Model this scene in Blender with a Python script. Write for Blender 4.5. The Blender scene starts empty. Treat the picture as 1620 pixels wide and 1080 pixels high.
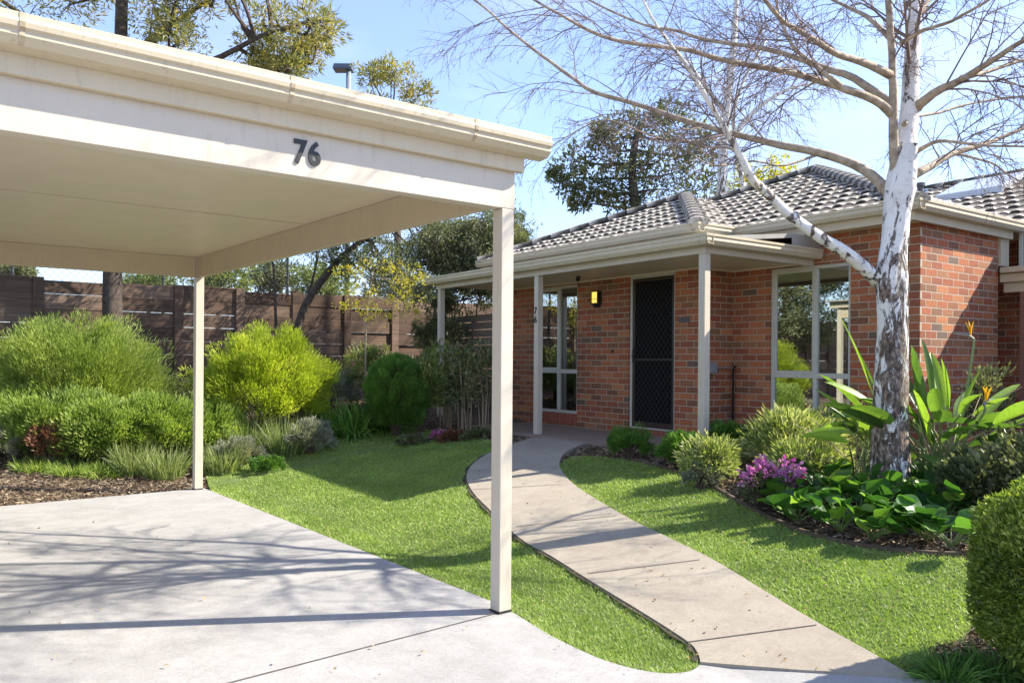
import bpy, bmesh, math, random
import numpy as np
from mathutils import Vector
R = math.radians
rng = np.random.default_rng(76)
sc = bpy.context.scene
COL = sc.collection

# ---------------------------------------------------------------- camera, sky, sun, exposure
FPX, CX, CY, HZ, CAMZ = 1285.0, 810.0, 540.0, 571.5, 1.495
YAW = R(37.6)                       # angle of the world Y axis to the left of the view axis
FWD = np.array([math.sin(YAW), math.cos(YAW)])
RGT = np.array([math.cos(YAW), -math.sin(YAW)])
ROLL = R(0.40)
cam_d = bpy.data.cameras.new("camera")
cam = bpy.data.objects.new("camera", cam_d)
COL.objects.link(cam)
cam_d.sensor_width = 36
cam_d.lens = FPX / 1620 * 36
cam_d.shift_y = (HZ - 540) / 1620
cam_d.clip_end = 2000
cam.location = (0, 0, CAMZ)
cam.rotation_mode = 'QUATERNION'
from mathutils import Quaternion, Matrix
base_q = Matrix.Rotation(-YAW, 4, 'Z') @ Matrix.Rotation(R(90), 4, 'X') @ Matrix.Rotation(ROLL, 4, 'Z')
cam.rotation_quaternion = base_q.to_quaternion()
sc.camera = cam

SUN_EL = R(40)
sun_h = np.array([0.87, -0.495]); sun_h /= np.linalg.norm(sun_h)
SUN_AZ = math.atan2(sun_h[0], sun_h[1])
w = bpy.data.worlds.new("World"); sc.world = w; w.use_nodes = True
nt = w.node_tree; nt.nodes.clear()
o_ = nt.nodes.new("ShaderNodeOutputWorld"); bg = nt.nodes.new("ShaderNodeBackground")
sky = nt.nodes.new("ShaderNodeTexSky"); sky.sky_type = 'NISHITA'; sky.sun_disc = False
sky.sun_elevation = SUN_EL; sky.sun_rotation = SUN_AZ
sky.air_density = 1.0; sky.dust_density = 0.3; sky.ozone_density = 2.5
bg.inputs[1].default_value = 0.15
tc = nt.nodes.new("ShaderNodeTexCoord"); mp = nt.nodes.new("ShaderNodeMapping")
mp.inputs['Scale'].default_value = (1.4, 1.4, 4.0)
nz = nt.nodes.new("ShaderNodeTexNoise"); nz.inputs['Scale'].default_value = 3.0; nz.inputs['Detail'].default_value = 8
nz.inputs['Roughness'].default_value = 0.55
rp = nt.nodes.new("ShaderNodeValToRGB"); rp.color_ramp.elements[0].position = 0.46; rp.color_ramp.elements[1].position = 0.78
rp.color_ramp.elements[0].color = (0.16, 0.16, 0.16, 1); rp.color_ramp.elements[1].color = (0.5, 0.5, 0.5, 1)
mx = nt.nodes.new("ShaderNodeMix"); mx.data_type = 'RGBA'
mx.inputs[7].default_value = (3.0, 3.3, 4.3, 1)
nt.links.new(tc.outputs['Generated'], mp.inputs[0]); nt.links.new(mp.outputs[0], nz.inputs[0])
nt.links.new(nz.outputs[0], rp.inputs[0]); nt.links.new(rp.outputs[0], mx.inputs[0])
ti = nt.nodes.new('ShaderNodeMix'); ti.data_type = 'RGBA'; ti.blend_type = 'MULTIPLY'; ti.inputs[0].default_value = 1; ti.inputs[7].default_value = (0.78, 0.79, 0.94, 1)
nt.links.new(sky.outputs[0], ti.inputs[6]); nt.links.new(ti.outputs[2], mx.inputs[6]); nt.links.new(mx.outputs[2], bg.inputs[0])
nt.links.new(bg.outputs[0], o_.inputs[0])

sl = bpy.data.lights.new("sun", 'SUN'); sl.energy = 4.5; sl.angle = R(0.55); sl.color = (1.0, 0.93, 0.81)
so = bpy.data.objects.new("sun", sl); COL.objects.link(so)
sdir = Vector((sun_h[0] * math.cos(SUN_EL), sun_h[1] * math.cos(SUN_EL), math.sin(SUN_EL)))
so.rotation_mode = 'QUATERNION'; so.rotation_quaternion = sdir.to_track_quat('Z', 'Y'); so.location = (8, -6, 12)

sc.view_settings.view_transform = 'Standard'; sc.view_settings.look = 'None'
sc.view_settings.gamma = 1; sc.view_settings.use_curve_mapping = False
sc.view_settings.exposure = 1.32
sc.render.engine = 'CYCLES'
sc.cycles.max_bounces = 6; sc.cycles.diffuse_bounces = 4; sc.cycles.transparent_max_bounces = 8
sc.cycles.use_denoising = True

# ---------------------------------------------------------------- terrain and survey helpers
def g(X, Y):
    """height of the ground in metres: flat drive, rising to the house and to the back fence"""
    X = np.asarray(X, float); Y = np.asarray(Y, float)
    a = np.clip((X - 3.3) * 0.137, 0, 0.47)
    b = np.clip((Y - 9.9) * 0.10, 0, 0.5)
    return np.minimum(a + b, 0.95)

def ray(px, py):
    a, b = px - CX, -(py - HZ)
    c, s = math.cos(ROLL), math.sin(ROLL)
    # undo the roll about the lens axis (the horizon drops to the right)
    cy = (HZ - CY) * 0
    a2 = a * c - b * s * -1 * 0 + 0
    a2 = a * c - b * s; b2 = a * s + b * c
    h = FWD + RGT * a2 / FPX
    return h, b2 / FPX

def at(px, py, d):
    h, v = ray(px, py)
    return np.array([h[0] * d, h[1] * d, CAMZ + v * d])

def gp(px, py, lift=0.0):
    h, v = ray(px, py)
    lo, hi = 1.0, 60.0
    f = lambda d: CAMZ + v * d - (float(g(h[0] * d, h[1] * d)) + lift)
    if f(hi) > 0: return np.array([h[0] * hi, h[1] * hi, 0.9])
    for _ in range(50):
        m = (lo + hi) / 2
        if f(m) > 0: lo = m
        else: hi = m
    return np.array([h[0] * lo, h[1] * lo, float(g(h[0] * lo, h[1] * lo))])

def dep(p): return float(p[0] * FWD[0] + p[1] * FWD[1])

# ---------------------------------------------------------------- mesh helpers
class G:
    def __init__(s): s.V = []; s.F = []; s.n = 0; s.A = []
    def add(s, V, F, rnd=None):
        V = np.asarray(V, float).reshape(-1, 3); F = np.asarray(F, int)
        s.V.append(V); s.F.append(F + s.n); s.n += len(V)
        s.A.append(np.full(len(V), 0.5) if rnd is None else np.broadcast_to(rnd, (len(V),)))
        return s
    def box(s, x0, x1, y0, y1, z0, z1):
        x0, x1 = sorted((x0, x1)); y0, y1 = sorted((y0, y1)); z0, z1 = sorted((z0, z1))
        V = [(x, y, z) for z in (z0, z1) for y in (y0, y1) for x in (x0, x1)]
        return s.add(V, [(0, 2, 3, 1), (4, 5, 7, 6), (0, 1, 5, 4), (2, 6, 7, 3), (0, 4, 6, 2), (1, 3, 7, 5)], rng.random())
    def quad(s, a, b, c, d): return s.add([a, b, c, d], [(0, 1, 2, 3)])
    def tube(s, P, rad, n=6, rnd=None, cap=True):
        P = np.asarray(P, float); k = len(P); rad = np.broadcast_to(rad, (k,))
        T = np.gradient(P, axis=0); T /= np.linalg.norm(T, axis=1)[:, None] + 1e-9
        ref = np.array([0.0, 0, 1]) if abs(T[0][2]) < 0.9 else np.array([1.0, 0, 0])
        U = np.cross(T, ref); U /= np.linalg.norm(U, axis=1)[:, None] + 1e-9
        W = np.cross(T, U)
        a = np.linspace(0, 2 * math.pi, n, endpoint=False)
        V = P[:, None, :] + rad[:, None, None] * (np.cos(a)[None, :, None] * U[:, None, :] + np.sin(a)[None, :, None] * W[:, None, :])
        i = np.arange(k - 1)[:, None] * n; j = np.arange(n)[None, :]; j2 = (j + 1) % n
        F = np.stack([i + j, i + j2, i + n + j2, i + n + j], -1).reshape(-1, 4)
        s.add(V.reshape(-1, 3), F, rng.random() if rnd is None else rnd)
        if cap:
            s.F.append(np.array([list(range(s.n - n, s.n))]));
            s.F.append(np.array([list(range(s.n - k * n, s.n - k * n + n))[::-1]]))
        return s
    def prism(s, prof, axis, a, b):
        """profile extruded along an axis: x: prof=(y,z), y: prof=(x,z), z: prof=(x,y)"""
        n = len(prof); V = []
        for t in (a, b):
            for p, q in prof:
                V.append({'x': (t, p, q), 'y': (p, t, q), 'z': (p, q, t)}[axis])
        F4 = [(i, (i + 1) % n, n + (i + 1) % n, n + i) for i in range(n)]
        s.add(V, F4); s.F.append(np.array([[s.n - 2 * n + i for i in range(n)][::-1]])); s.F.append(np.array([[s.n - n + i for i in range(n)]]))
        return s
    def mesh(s, name, off=(0, 0, 0)):
        V = np.concatenate(s.V) - np.asarray(off, float)
        m = bpy.data.meshes.new(name)
        m.vertices.add(len(V)); m.vertices.foreach_set("co", V.astype(np.float32).ravel())
        tot = np.concatenate([np.full(len(f), f.shape[1]) for f in s.F]); idx = np.concatenate([f.ravel() for f in s.F])
        st = np.concatenate([[0], np.cumsum(tot)[:-1]])
        m.loops.add(len(idx)); m.loops.foreach_set("vertex_index", idx.astype(np.int32))
        m.polygons.add(len(tot)); m.polygons.foreach_set("loop_start", st.astype(np.int32)); m.polygons.foreach_set("loop_total", tot.astype(np.int32))
        at_ = m.attributes.new("rnd", 'FLOAT', 'POINT'); at_.data.foreach_set("value", np.concatenate(s.A).astype(np.float32))
        m.polygons.foreach_set("use_smooth", np.zeros(len(tot), dtype=bool))
        m.update(calc_edges=True); m.validate()
        return m

def link(name, mesh, mat, parent=None, smooth=False, bevel=0):
    o = bpy.data.objects.new(name, mesh); COL.objects.link(o)
    if mat: mesh.materials.append(mat)
    if parent: o.parent = parent
    if smooth: mesh.polygons.foreach_set("use_smooth", [True] * len(mesh.polygons))
    if bevel:
        b = o.modifiers.new("bevel", 'BEVEL'); b.width = bevel; b.segments = 2; b.limit_method = 'ANGLE'
    return o

class Thing:
    def __init__(s, name, label, cat, base=(0, 0, 0), group=None, rot=0):
        s.e = bpy.data.objects.new(name, None); COL.objects.link(s.e); s.e.empty_display_size = .2
        s.off = np.asarray(base, float); s.e['label'] = label; s.e['category'] = cat
        c, n = math.cos(rot), math.sin(rot); x, y, z = base
        s.e.location = (x * c - y * n, x * n + y * c, z); s.e.rotation_euler = (0, 0, rot)
        if group: s.e['group'] = group
    def part(s, name, geo, mat, parent=None, smooth=False, bevel=0, label=None):
        o = link(name, geo.mesh(name, s.off), mat, parent or s.e, smooth, bevel)
        if label: o['label'] = label
        return o

def single(name, geo, mat, label, cat, group=None, base=None, smooth=False, bevel=0, kind=None):
    b = np.zeros(3) if base is None else np.asarray(base, float)
    o = link(name, geo.mesh(name, b), mat, None, smooth, bevel); o.location = b
    if kind: o['kind'] = kind
    if label: o['label'] = label
    if cat: o['category'] = cat
    if group: o['group'] = group
    return o

def struct(name, geo, mat, smooth=False, bevel=0):
    o = link(name, geo.mesh(name), mat, None, smooth, bevel); o['kind'] = 'structure'; return o

def inside(P, poly):
    x, y = P[:, 0], P[:, 1]; r = np.zeros(len(P), bool); n = len(poly)
    for i in range(n):
        x1, y1 = poly[i][:2]; x2, y2 = poly[(i + 1) % n][:2]
        if y1 == y2: continue
        c = ((y1 > y) != (y2 > y)) & (x < (x2 - x1) * (y - y1) / (y2 - y1) + x1)
        r ^= c
    return r

# ---------------------------------------------------------------- materials
def mat_new(name):
    m = bpy.data.materials.new(name); m.use_nodes = True
    n = m.node_tree; b = n.nodes['Principled BSDF']
    return m, n, b
def nd(n, t, **k):
    x = n.nodes.new(t)
    for a, v in k.items(): setattr(x, a, v)
    return x
def ramp(n, src, stops):
    r = nd(n, "ShaderNodeValToRGB"); e = r.color_ramp.elements
    while len(e) < len(stops): e.new(0.5)
    for i, (p, c) in enumerate(stops): e[i].position = p; e[i].color = (*c, 1) if len(c) == 3 else c
    n.links.new(src, r.inputs[0]); return r.outputs[0]
def noise(n, scale, detail=4, rough=0.6, vec=None, dist=0):
    t = nd(n, "ShaderNodeTexNoise"); t.inputs['Scale'].default_value = scale; t.inputs['Detail'].default_value = detail
    t.inputs['Roughness'].default_value = rough; t.inputs['Distortion'].default_value = dist
    if vec is None:
        c = nd(n, "ShaderNodeTexCoord"); vec = c.outputs['Object']
    n.links.new(vec, t.inputs['Vector']); return t.outputs[0]
def mapped(n, scale=(1, 1, 1), loc=(0, 0, 0), rot=(0, 0, 0)):
    c = nd(n, "ShaderNodeTexCoord"); m = nd(n, "ShaderNodeMapping"); m.inputs['Scale'].default_value = scale
    m.inputs['Location'].default_value = loc; m.inputs['Rotation'].default_value = rot
    n.links.new(c.outputs['Object'], m.inputs[0]); return m.outputs[0]
def mix(n, f, a, b, mode='MIX'):
    m = nd(n, "ShaderNodeMix", data_type='RGBA', blend_type=mode)
    for s, v in ((0, f), (6, a), (7, b)):
        if hasattr(v, 'links'): n.links.new(v, m.inputs[s])
        elif s == 0: m.inputs[0].default_value = v
        else: m.inputs[s].default_value = (*v, 1)
    return m.outputs[2]
def math_(n, op, a, b=0.0, c=None):
    m = nd(n, "ShaderNodeMath", operation=op)
    for i, v in enumerate((a, b) if c is None else (a, b, c)):
        if hasattr(v, 'links'): n.links.new(v, m.inputs[i])
        else: m.inputs[i].default_value = v
    return m.outputs[0]
def bump(n, b, h, strength=0.3, dist=0.01):
    x = nd(n, "ShaderNodeBump"); x.inputs['Strength'].default_value = strength; x.inputs['Distance'].default_value = dist
    n.links.new(h, x.inputs['Height']); n.links.new(x.outputs[0], b.inputs['Normal'])
def simple(name, c1, c2=None, scale=8, rough=0.6, bs=0.15, bd=0.004, metal=0, spec=0.5):
    m, n, b = mat_new(name)
    c2 = c2 or tuple(v * 0.8 for v in c1)
    f = noise(n, scale, 6, 0.65)
    n.links.new(ramp(n, f, [(0.3, c2), (0.65, c1)]), b.inputs['Base Color'])
    b.inputs['Roughness'].default_value = rough; b.inputs['Metallic'].default_value = metal; b.inputs['Specular IOR Level'].default_value = spec
    if bs: bump(n, b, noise(n, scale * 12, 4), bs, bd)
    return m
def painted(name, c, dirt=(0.25, 0.2, 0.13), amt=0.35):
    """weathered cream timber/metal paint with fine streaks and a few dirty spots"""
    m, n, b = mat_new(name)
    f = noise(n, 3.0, 8, 0.7); f2 = noise(n, 26, 5, 0.7, mapped(n, (1, 1, 0.15)))
    base = ramp(n, f, [(0.3, tuple(v * 0.90 for v in c)), (0.7, c)])
    k = ramp(n, f2, [(0.55, (0, 0, 0)), (0.78, (amt, amt, amt))])
    n.links.new(mix(n, k, base, dirt), b.inputs['Base Color'])
    b.inputs['Roughness'].default_value = 0.45
    bump(n, b, noise(n, 9, 6, 0.7, mapped(n, (1, 1, 6))), 0.12, 0.004)
    return m
def leafmat(name, cols, trans=0.35, rough=0.45, tcol=None):
    m, n, b = mat_new(name)
    a = nd(n, "ShaderNodeAttribute", attribute_name="rnd")
    k = len(cols); c = ramp(n, a.outputs['Fac'], [(i / max(1, k - 1), q) for i, q in enumerate(cols)])
    big = noise(n, 2.0, 3, 0.5)
    c = mix(n, 1.0, c, ramp(n, big, [(0.3, (0.80, 0.82, 0.78)), (0.7, (1.15, 1.12, 1.0))]), 'MULTIPLY')
    c = mix(n, 1.0, c, ramp(n, noise(n, 42, 4, 0.7), [(0.28, (0.72, 0.70, 0.62)), (0.5, (1, 1, 1)), (0.78, (1.22, 1.12, 0.95))]), 'MULTIPLY')
    n.links.new(c, b.inputs['Base Color']); b.inputs['Roughness'].default_value = rough; b.inputs['Specular IOR Level'].default_value = 0.35
    t = nd(n, "ShaderNodeBsdfTranslucent"); sh = nd(n, "ShaderNodeMixShader"); sh.inputs[0].default_value = trans
    n.links.new(mix(n, 1.0, c, tcol or (1.5, 1.6, 0.7), 'MULTIPLY'), t.inputs[0])
    n.links.new(b.outputs[0], sh.inputs[1]); n.links.new(t.outputs[0], sh.inputs[2])
    n.links.new(sh.outputs[0], n.nodes['Material Output'].inputs[0])
    return m

def brick_mat(name, u_axis):
    m, n, b = mat_new(name)
    c = nd(n, "ShaderNodeTexCoord"); s = nd(n, "ShaderNodeSeparateXYZ"); n.links.new(c.outputs['Object'], s.inputs[0])
    u = s.outputs[u_axis]; z = s.outputs[2]
    BW, BH, MO = 0.240, 0.086, 0.011
    row = math_(n, 'FLOOR', math_(n, 'DIVIDE', z, BH))
    odd = math_(n, 'MODULO', math_(n, 'ADD', row, 200.0), 2.0)
    uu = math_(n, 'ADD', math_(n, 'DIVIDE', u, BW), math_(n, 'MULTIPLY', odd, 0.5))
    uu = math_(n, 'ADD', uu, 100.0)
    col = math_(n, 'FLOOR', uu)
    fu = math_(n, 'FRACT', uu); fz = math_(n, 'FRACT', math_(n, 'ADD', math_(n, 'DIVIDE', z, BH), 100.0))
    wob = math_(n, 'MULTIPLY', math_(n, 'SUBTRACT', noise(n, 45, 3), 0.5), 0.006)
    du = math_(n, 'ADD', math_(n, 'MULTIPLY', math_(n, 'MINIMUM', fu, math_(n, 'SUBTRACT', 1.0, fu)), BW), wob)
    dz = math_(n, 'ADD', math_(n, 'MULTIPLY', math_(n, 'MINIMUM', fz, math_(n, 'SUBTRACT', 1.0, fz)), BH), wob)
    edge = math_(n, 'MINIMUM', du, dz)
    mask = nd(n, "ShaderNodeMapRange"); mask.inputs[1].default_value = MO / 2 - 0.001; mask.inputs[2].default_value = MO / 2 + 0.0015
    n.links.new(edge, mask.inputs[0]); mk = mask.outputs[0]
    cb = nd(n, "ShaderNodeCombineXYZ"); n.links.new(col, cb.inputs[0]); n.links.new(row, cb.inputs[1])
    wn = nd(n, "ShaderNodeTexWhiteNoise", noise_dimensions='3D'); n.links.new(cb.outputs[0], wn.inputs['Vector'])
    cols = [(0.0, (0.20, 0.080, 0.048)), (0.06, (0.29, 0.082, 0.042)), (0.20, (0.36, 0.108, 0.050)), (0.36, (0.27, 0.100, 0.052)),
            (0.48, (0.38, 0.125, 0.058)), (0.62, (0.27, 0.080, 0.046)), (0.74, (0.31, 0.125, 0.064)), (0.84, (0.42, 0.155, 0.070)), (0.92, (0.23, 0.105, 0.062)), (0.975, (0.15, 0.09, 0.07))]
    r = nd(n, "ShaderNodeValToRGB"); r.color_ramp.interpolation = 'CONSTANT'; e = r.color_ramp.elements
    while len(e) < len(cols): e.new(0.5)
    for i, (p, q) in enumerate(cols): e[i].position = p; e[i].color = (*q, 1)
    n.links.new(wn.outputs['Value'], r.inputs[0])
    f2 = noise(n, 30, 6, 0.75); f3 = noise(n, 1.1, 3, 0.5)
    bc = mix(n, 1.0, r.outputs[0], ramp(n, f2, [(0.25, (0.66, 0.68, 0.60)), (0.5, (1.12, 1.18, 1.0)), (0.75, (1.45, 1.6, 1.4))]), 'MULTIPLY')
    bc = mix(n, 1.0, bc, ramp(n, f3, [(0.3, (0.86, 0.86, 0.88)), (0.7, (1.1, 1.1, 1.08))]), 'MULTIPLY')
    mc = ramp(n, noise(n, 60, 4), [(0.3, (0.44, 0.33, 0.24)), (0.7, (0.60, 0.49, 0.37))])
    n.links.new(mix(n, mk, mc, bc), b.inputs['Base Color']); b.inputs['Roughness'].default_value = 0.85
    h = math_(n, 'ADD', math_(n, 'MULTIPLY', mk, 1.0), math_(n, 'MULTIPLY', f2, 0.5))
    bump(n, b, h, 1.0, 0.010)
    return m

cream = painted("cream_paint", (0.60, 0.51, 0.355))
cream_post = painted("cream_post_paint", (0.60, 0.53, 0.42))
cream_beam = painted("cream_beam_paint", (0.59, 0.525, 0.42))
lining = painted("ceiling_lining_paint", (0.70, 0.60, 0.44), amt=0.08)
gutterm = painted("gutter_paint", (0.58, 0.50, 0.35), amt=0.6)
winframe = simple("window_frame_paint", (0.58, 0.56, 0.47), (0.50, 0.48, 0.40), 5, 0.35, 0.03)
brickX = brick_mat("brick_front", 1)
brickY = brick_mat("brick_side", 0)
black = simple("black_paint", (0.02, 0.02, 0.02), (0.012, 0.012, 0.012), 6, 0.45, 0.05)
brown_wood = simple("brown_stained_timber", (0.25, 0.115, 0.075), (0.19, 0.085, 0.06), 9, 0.6, 0.2)
tin = simple("roof_tin", (0.42, 0.41, 0.37), (0.30, 0.30, 0.27), 4, 0.4, 0.1, metal=0.0)

def concrete(name, c1, c2, c3):
    m, n, b = mat_new(name)
    f = noise(n, 1.1, 8, 0.65); f2 = noise(n, 45, 6, 0.75); f3 = noise(n, 5.5, 8, 0.7, None, 0.6)
    c = ramp(n, f, [(0.25, c2), (0.55, c1), (0.8, c3)])
    c = mix(n, 1.0, c, ramp(n, f2, [(0.25, (0.88, 0.88, 0.88)), (0.7, (1.06, 1.06, 1.06))]), 'MULTIPLY')
    c = mix(n, 1.0, c, ramp(n, f3, [(0.30, (0.86, 0.85, 0.83)), (0.6, (1.03, 1.03, 1.03))]), 'MULTIPLY')
    f4 = noise(n, 2.3, 10, 0.8, mapped(n, (1, 1, 1), (7, 3, 0)), 1.5)
    c = mix(n, ramp(n, f4, [(0.60, (0, 0, 0)), (0.72, (0.35, 0.35, 0.35))]), c, tuple(v * 0.55 for v in c2))
    vo = nd(n, "ShaderNodeTexVoronoi"); vo.feature = 'DISTANCE_TO_EDGE'; vo.inputs['Scale'].default_value = 0.42
    mv = nd(n, "ShaderNodeVectorMath", operation='ADD'); nn_ = nd(n, "ShaderNodeTexNoise"); nn_.inputs['Scale'].default_value = 2.6; nn_.inputs['Detail'].default_value = 8
    cc_ = nd(n, "ShaderNodeTexCoord"); n.links.new(cc_.outputs['Object'], nn_.inputs['Vector']); n.links.new(cc_.outputs['Object'], mv.inputs[0]); n.links.new(nn_.outputs['Color'], mv.inputs[1]); n.links.new(mv.outputs[0], vo.inputs['Vector'])
    c = mix(n, ramp(n, vo.outputs['Distance'], [(0.0, (0.16, 0.16, 0.16)), (0.0035, (0, 0, 0))]), c, (0.10, 0.09, 0.08))
    sp = nd(n, "ShaderNodeTexVoronoi"); sp.inputs['Scale'].default_value = 130; n.links.new(cc_.outputs['Object'], sp.inputs['Vector']); sc_ = nd(n, "ShaderNodeSeparateColor"); n.links.new(sp.outputs['Color'], sc_.inputs[0])
    c = mix(n, 1.0, c, ramp(n, sc_.outputs[0], [(0.0, (0.86, 0.85, 0.84)), (0.25, (1, 1, 1)), (1.0, (1.04, 1.04, 1.04))]), 'MULTIPLY')
    n.links.new(c, b.inputs['Base Color']); b.inputs['Roughness'].default_value = 0.85
    bump(n, b, f2, 0.25, 0.003); return m
slab_m = concrete("driveway_concrete", (0.37, 0.36, 0.345), (0.31, 0.30, 0.285), (0.415, 0.405, 0.39))
path_m = concrete("path_concrete", (0.36, 0.315, 0.245), (0.295, 0.25, 0.195), (0.405, 0.36, 0.285))
porch_m = concrete("porch_tiles", (0.30, 0.22, 0.17), (0.25, 0.18, 0.14), (0.33, 0.26, 0.21))
joint_m = simple("joint_shadow_gap", (0.14, 0.12, 0.10), (0.08, 0.07, 0.06), 20, 0.9)

def mulch_mat():
    m, n, b = mat_new("bark_mulch")
    v = nd(n, "ShaderNodeTexVoronoi"); v.inputs['Scale'].default_value = 60; n.links.new(mapped(n, (1, 0.75, 1), rot=(0, 0, 0.6)), v.inputs['Vector'])
    s = nd(n, "ShaderNodeSeparateColor"); n.links.new(v.outputs['Color'], s.inputs[0])
    c = ramp(n, s.outputs[0], [(0.0, (0.035, 0.022, 0.015)), (0.35, (0.10, 0.065, 0.042)), (0.7, (0.20, 0.145, 0.10)), (1.0, (0.34, 0.27, 0.19))])
    c = mix(n, 1.0, c, ramp(n, noise(n, 1.2, 5), [(0.3, (0.7, 0.68, 0.66)), (0.7, (1.1, 1.1, 1.1))]), 'MULTIPLY')
    n.links.new(c, b.inputs['Base Color']); b.inputs['Roughness'].default_value = 0.95
    bump(n, b, v.outputs['Distance'], 0.8, 0.02); return m
mulch = mulch_mat()
chip_m = leafmat("bark_chips", [(0.05, 0.03, 0.02), (0.13, 0.085, 0.055), (0.24, 0.18, 0.13), (0.42, 0.35, 0.27)], 0.0, 0.9)
lawn_base = simple("lawn_thatch", (0.19, 0.25, 0.07), (0.12, 0.16, 0.045), 25, 0.95, 0.8, 0.02)
grass_m = leafmat("lawn_blades", [(0.18, 0.26, 0.055), (0.27, 0.38, 0.09), (0.37, 0.48, 0.15), (0.50, 0.54, 0.27)], 0.35, 0.5, (1.2, 1.35, 0.6))

# ---------------------------------------------------------------- ground, drive, path, lawn
gx = np.concatenate([[-150, -60, -25, -12], np.arange(-8, 22.01, 0.3), [26, 34, 50, 90, 200]])
gy = np.concatenate([[-100, -40, -15, -6], np.arange(-3, 20.01, 0.3), [24, 32, 50, 90, 220]])
XX, YY = np.meshgrid(gx, gy); n1, n2 = len(gx), len(gy)
ZZ = g(XX, YY) - 0.045 + 0.006 * np.sin(XX * 3.1) * np.cos(YY * 2.7)
i = np.arange(n2 - 1)[:, None] * n1 + np.arange(n1 - 1)[None, :]
F = np.stack([i, i + 1, i + n1 + 1, i + n1], -1).reshape(-1, 4)
struct("ground", G().add(np.stack([XX, YY, ZZ], -1).reshape(-1, 3), F), mulch, smooth=True)

def drape(name, poly, lift, mat, skirt=0.06, cell=0.3, curve=None):
    """a sheet cut to an outline and laid on the terrain, with a real edge going down"""
    bm = bmesh.new(); vs = [bm.verts.new((p[0], p[1], 0)) for p in poly]; f = bm.faces.new(vs)
    bm.normal_update()
    if f.normal.z < 0: f.normal_flip()
    xs = [p[0] for p in poly]; ys = [p[1] for p in poly]
    for a, ax in ((np.arange(min(xs), max(xs), cell), 0), (np.arange(min(ys), max(ys), cell), 1)):
        for t in a[1:]:
            co = [0, 0, 0]; no = [0, 0, 0]; co[ax] = float(t); no[ax] = 1
            bmesh.ops.bisect_plane(bm, geom=bm.verts[:] + bm.edges[:] + bm.faces[:], plane_co=co, plane_no=no)
    bmesh.ops.triangulate(bm, faces=bm.faces[:])
    ed = [e for e in bm.edges if e.is_boundary]
    ret = bmesh.ops.extrude_edge_only(bm, edges=ed)
    low = {v for v in ret['geom'] if isinstance(v, bmesh.types.BMVert)}
    for v in bm.verts:
        v.co.z = float(g(v.co.x, v.co.y)) + lift - (skirt if v in low else 0)
    bmesh.ops.recalc_face_normals(bm, faces=bm.faces[:])
    m = bpy.data.meshes.new(name); bm.to_mesh(m); bm.free(); m.materials.append(mat)
    o = bpy.data.objects.new(name, m); COL.objects.link(o); o['kind'] = 'structure'; return o

def smooth_line(P, k=4):
    P = [np.asarray(p, float) for p in P]; out = []
    for i in range(len(P) - 1):
        p0 = P[max(i - 1, 0)]; p1 = P[i]; p2 = P[i + 1]; p3 = P[min(i + 2, len(P) - 1)]
        for t in np.linspace(0, 1, k, endpoint=False):
            out.append(0.5 * ((2 * p1) + (p2 - p0) * t + (2 * p0 - 5 * p1 + 4 * p2 - p3) * t * t + (3 * p1 - p0 - 3 * p2 + p3) * t ** 3))
    out.append(P[-1]); return out
def pts(L): return [gp(*p)[:2] for p in L]

tip = gp(1108, 1050)[:2]
curve_near = smooth_line(pts([(812, 968), (860, 998), (900, 1019), (950, 1041), (1000, 1056), (1050, 1064), (1090, 1061)]) + [tip])
path_left = smooth_line([tip] + pts([(1103, 1034), (1085, 1015), (1020, 973), (930, 918), (870, 880), (820, 851), (770, 803), (747, 778), (738, 755), (748, 735), (775, 717), (815, 702), (850, 693)]))
path_right = smooth_line(pts([(1440, 1072), (1420, 1058), (1300, 991), (1210, 937), (1130, 888), (1060, 853), (1000, 824), (930, 783), (903, 763), (889, 746), (885, 733), (893, 718), (915, 706), (950, 696), (975, 690)]))
slab_poly = [np.array(p) for p in [(-7, 9.53), (2.93, 9.66), (3.0, 3.98)]] + curve_near + [path_right[0], np.array([4.1, 1.2]), np.array([5.5, -3.5]), np.array([-7, -3.5])]
drape("driveway", slab_poly, 0.0, slab_m, cell=1.0)
path_poly = path_left + path_right[::-1]
drape("path", path_poly, 0.012, path_m, cell=0.4)
lawn_far = smooth_line(pts([(327, 764), (329, 722), (350, 704), (385, 691), (430, 684), (470, 672), (520, 665), (590, 667), (640, 673), (700, 683), (760, 693), (815, 701)]))
lawn_left = [np.array([3.012, 4.0])] + [np.array([2.94, 9.4])] + lawn_far[1:] + path_left[::-1][5:] + curve_near[::-1][1:]
k0 = next(i for i, p in enumerate(path_right) if p[0] > gp(1425, 1060)[0] - 9)
bed_edge = smooth_line(pts([(885, 734), (905, 722), (950, 721), (1000, 728), (1060, 742), (1120, 766), (1180, 800), (1240, 829), (1280, 844), (1330, 857), (1400, 869), (1480, 876), (1520, 877)]))
lr = [p for p in path_right if True]
ia = min(range(len(lr)), key=lambda i: np.hypot(*(lr[i] - gp(1420, 1058)[:2]))); ib = min(range(len(lr)), key=lambda i: np.hypot(*(lr[i] - gp(885, 734)[:2])))
lawn_right = lr[ia:ib] + bed_edge + smooth_line(pts([(1545, 900), (1545, 960), (1520, 1005), (1470, 1020), (1445, 1050), (1425, 1058)]))[:-1]
drape("lawn_left_side", lawn_left, -0.012, lawn_base, cell=0.4)
drape("lawn_right_side", lawn_right, -0.012, lawn_base, cell=0.4)

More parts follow.
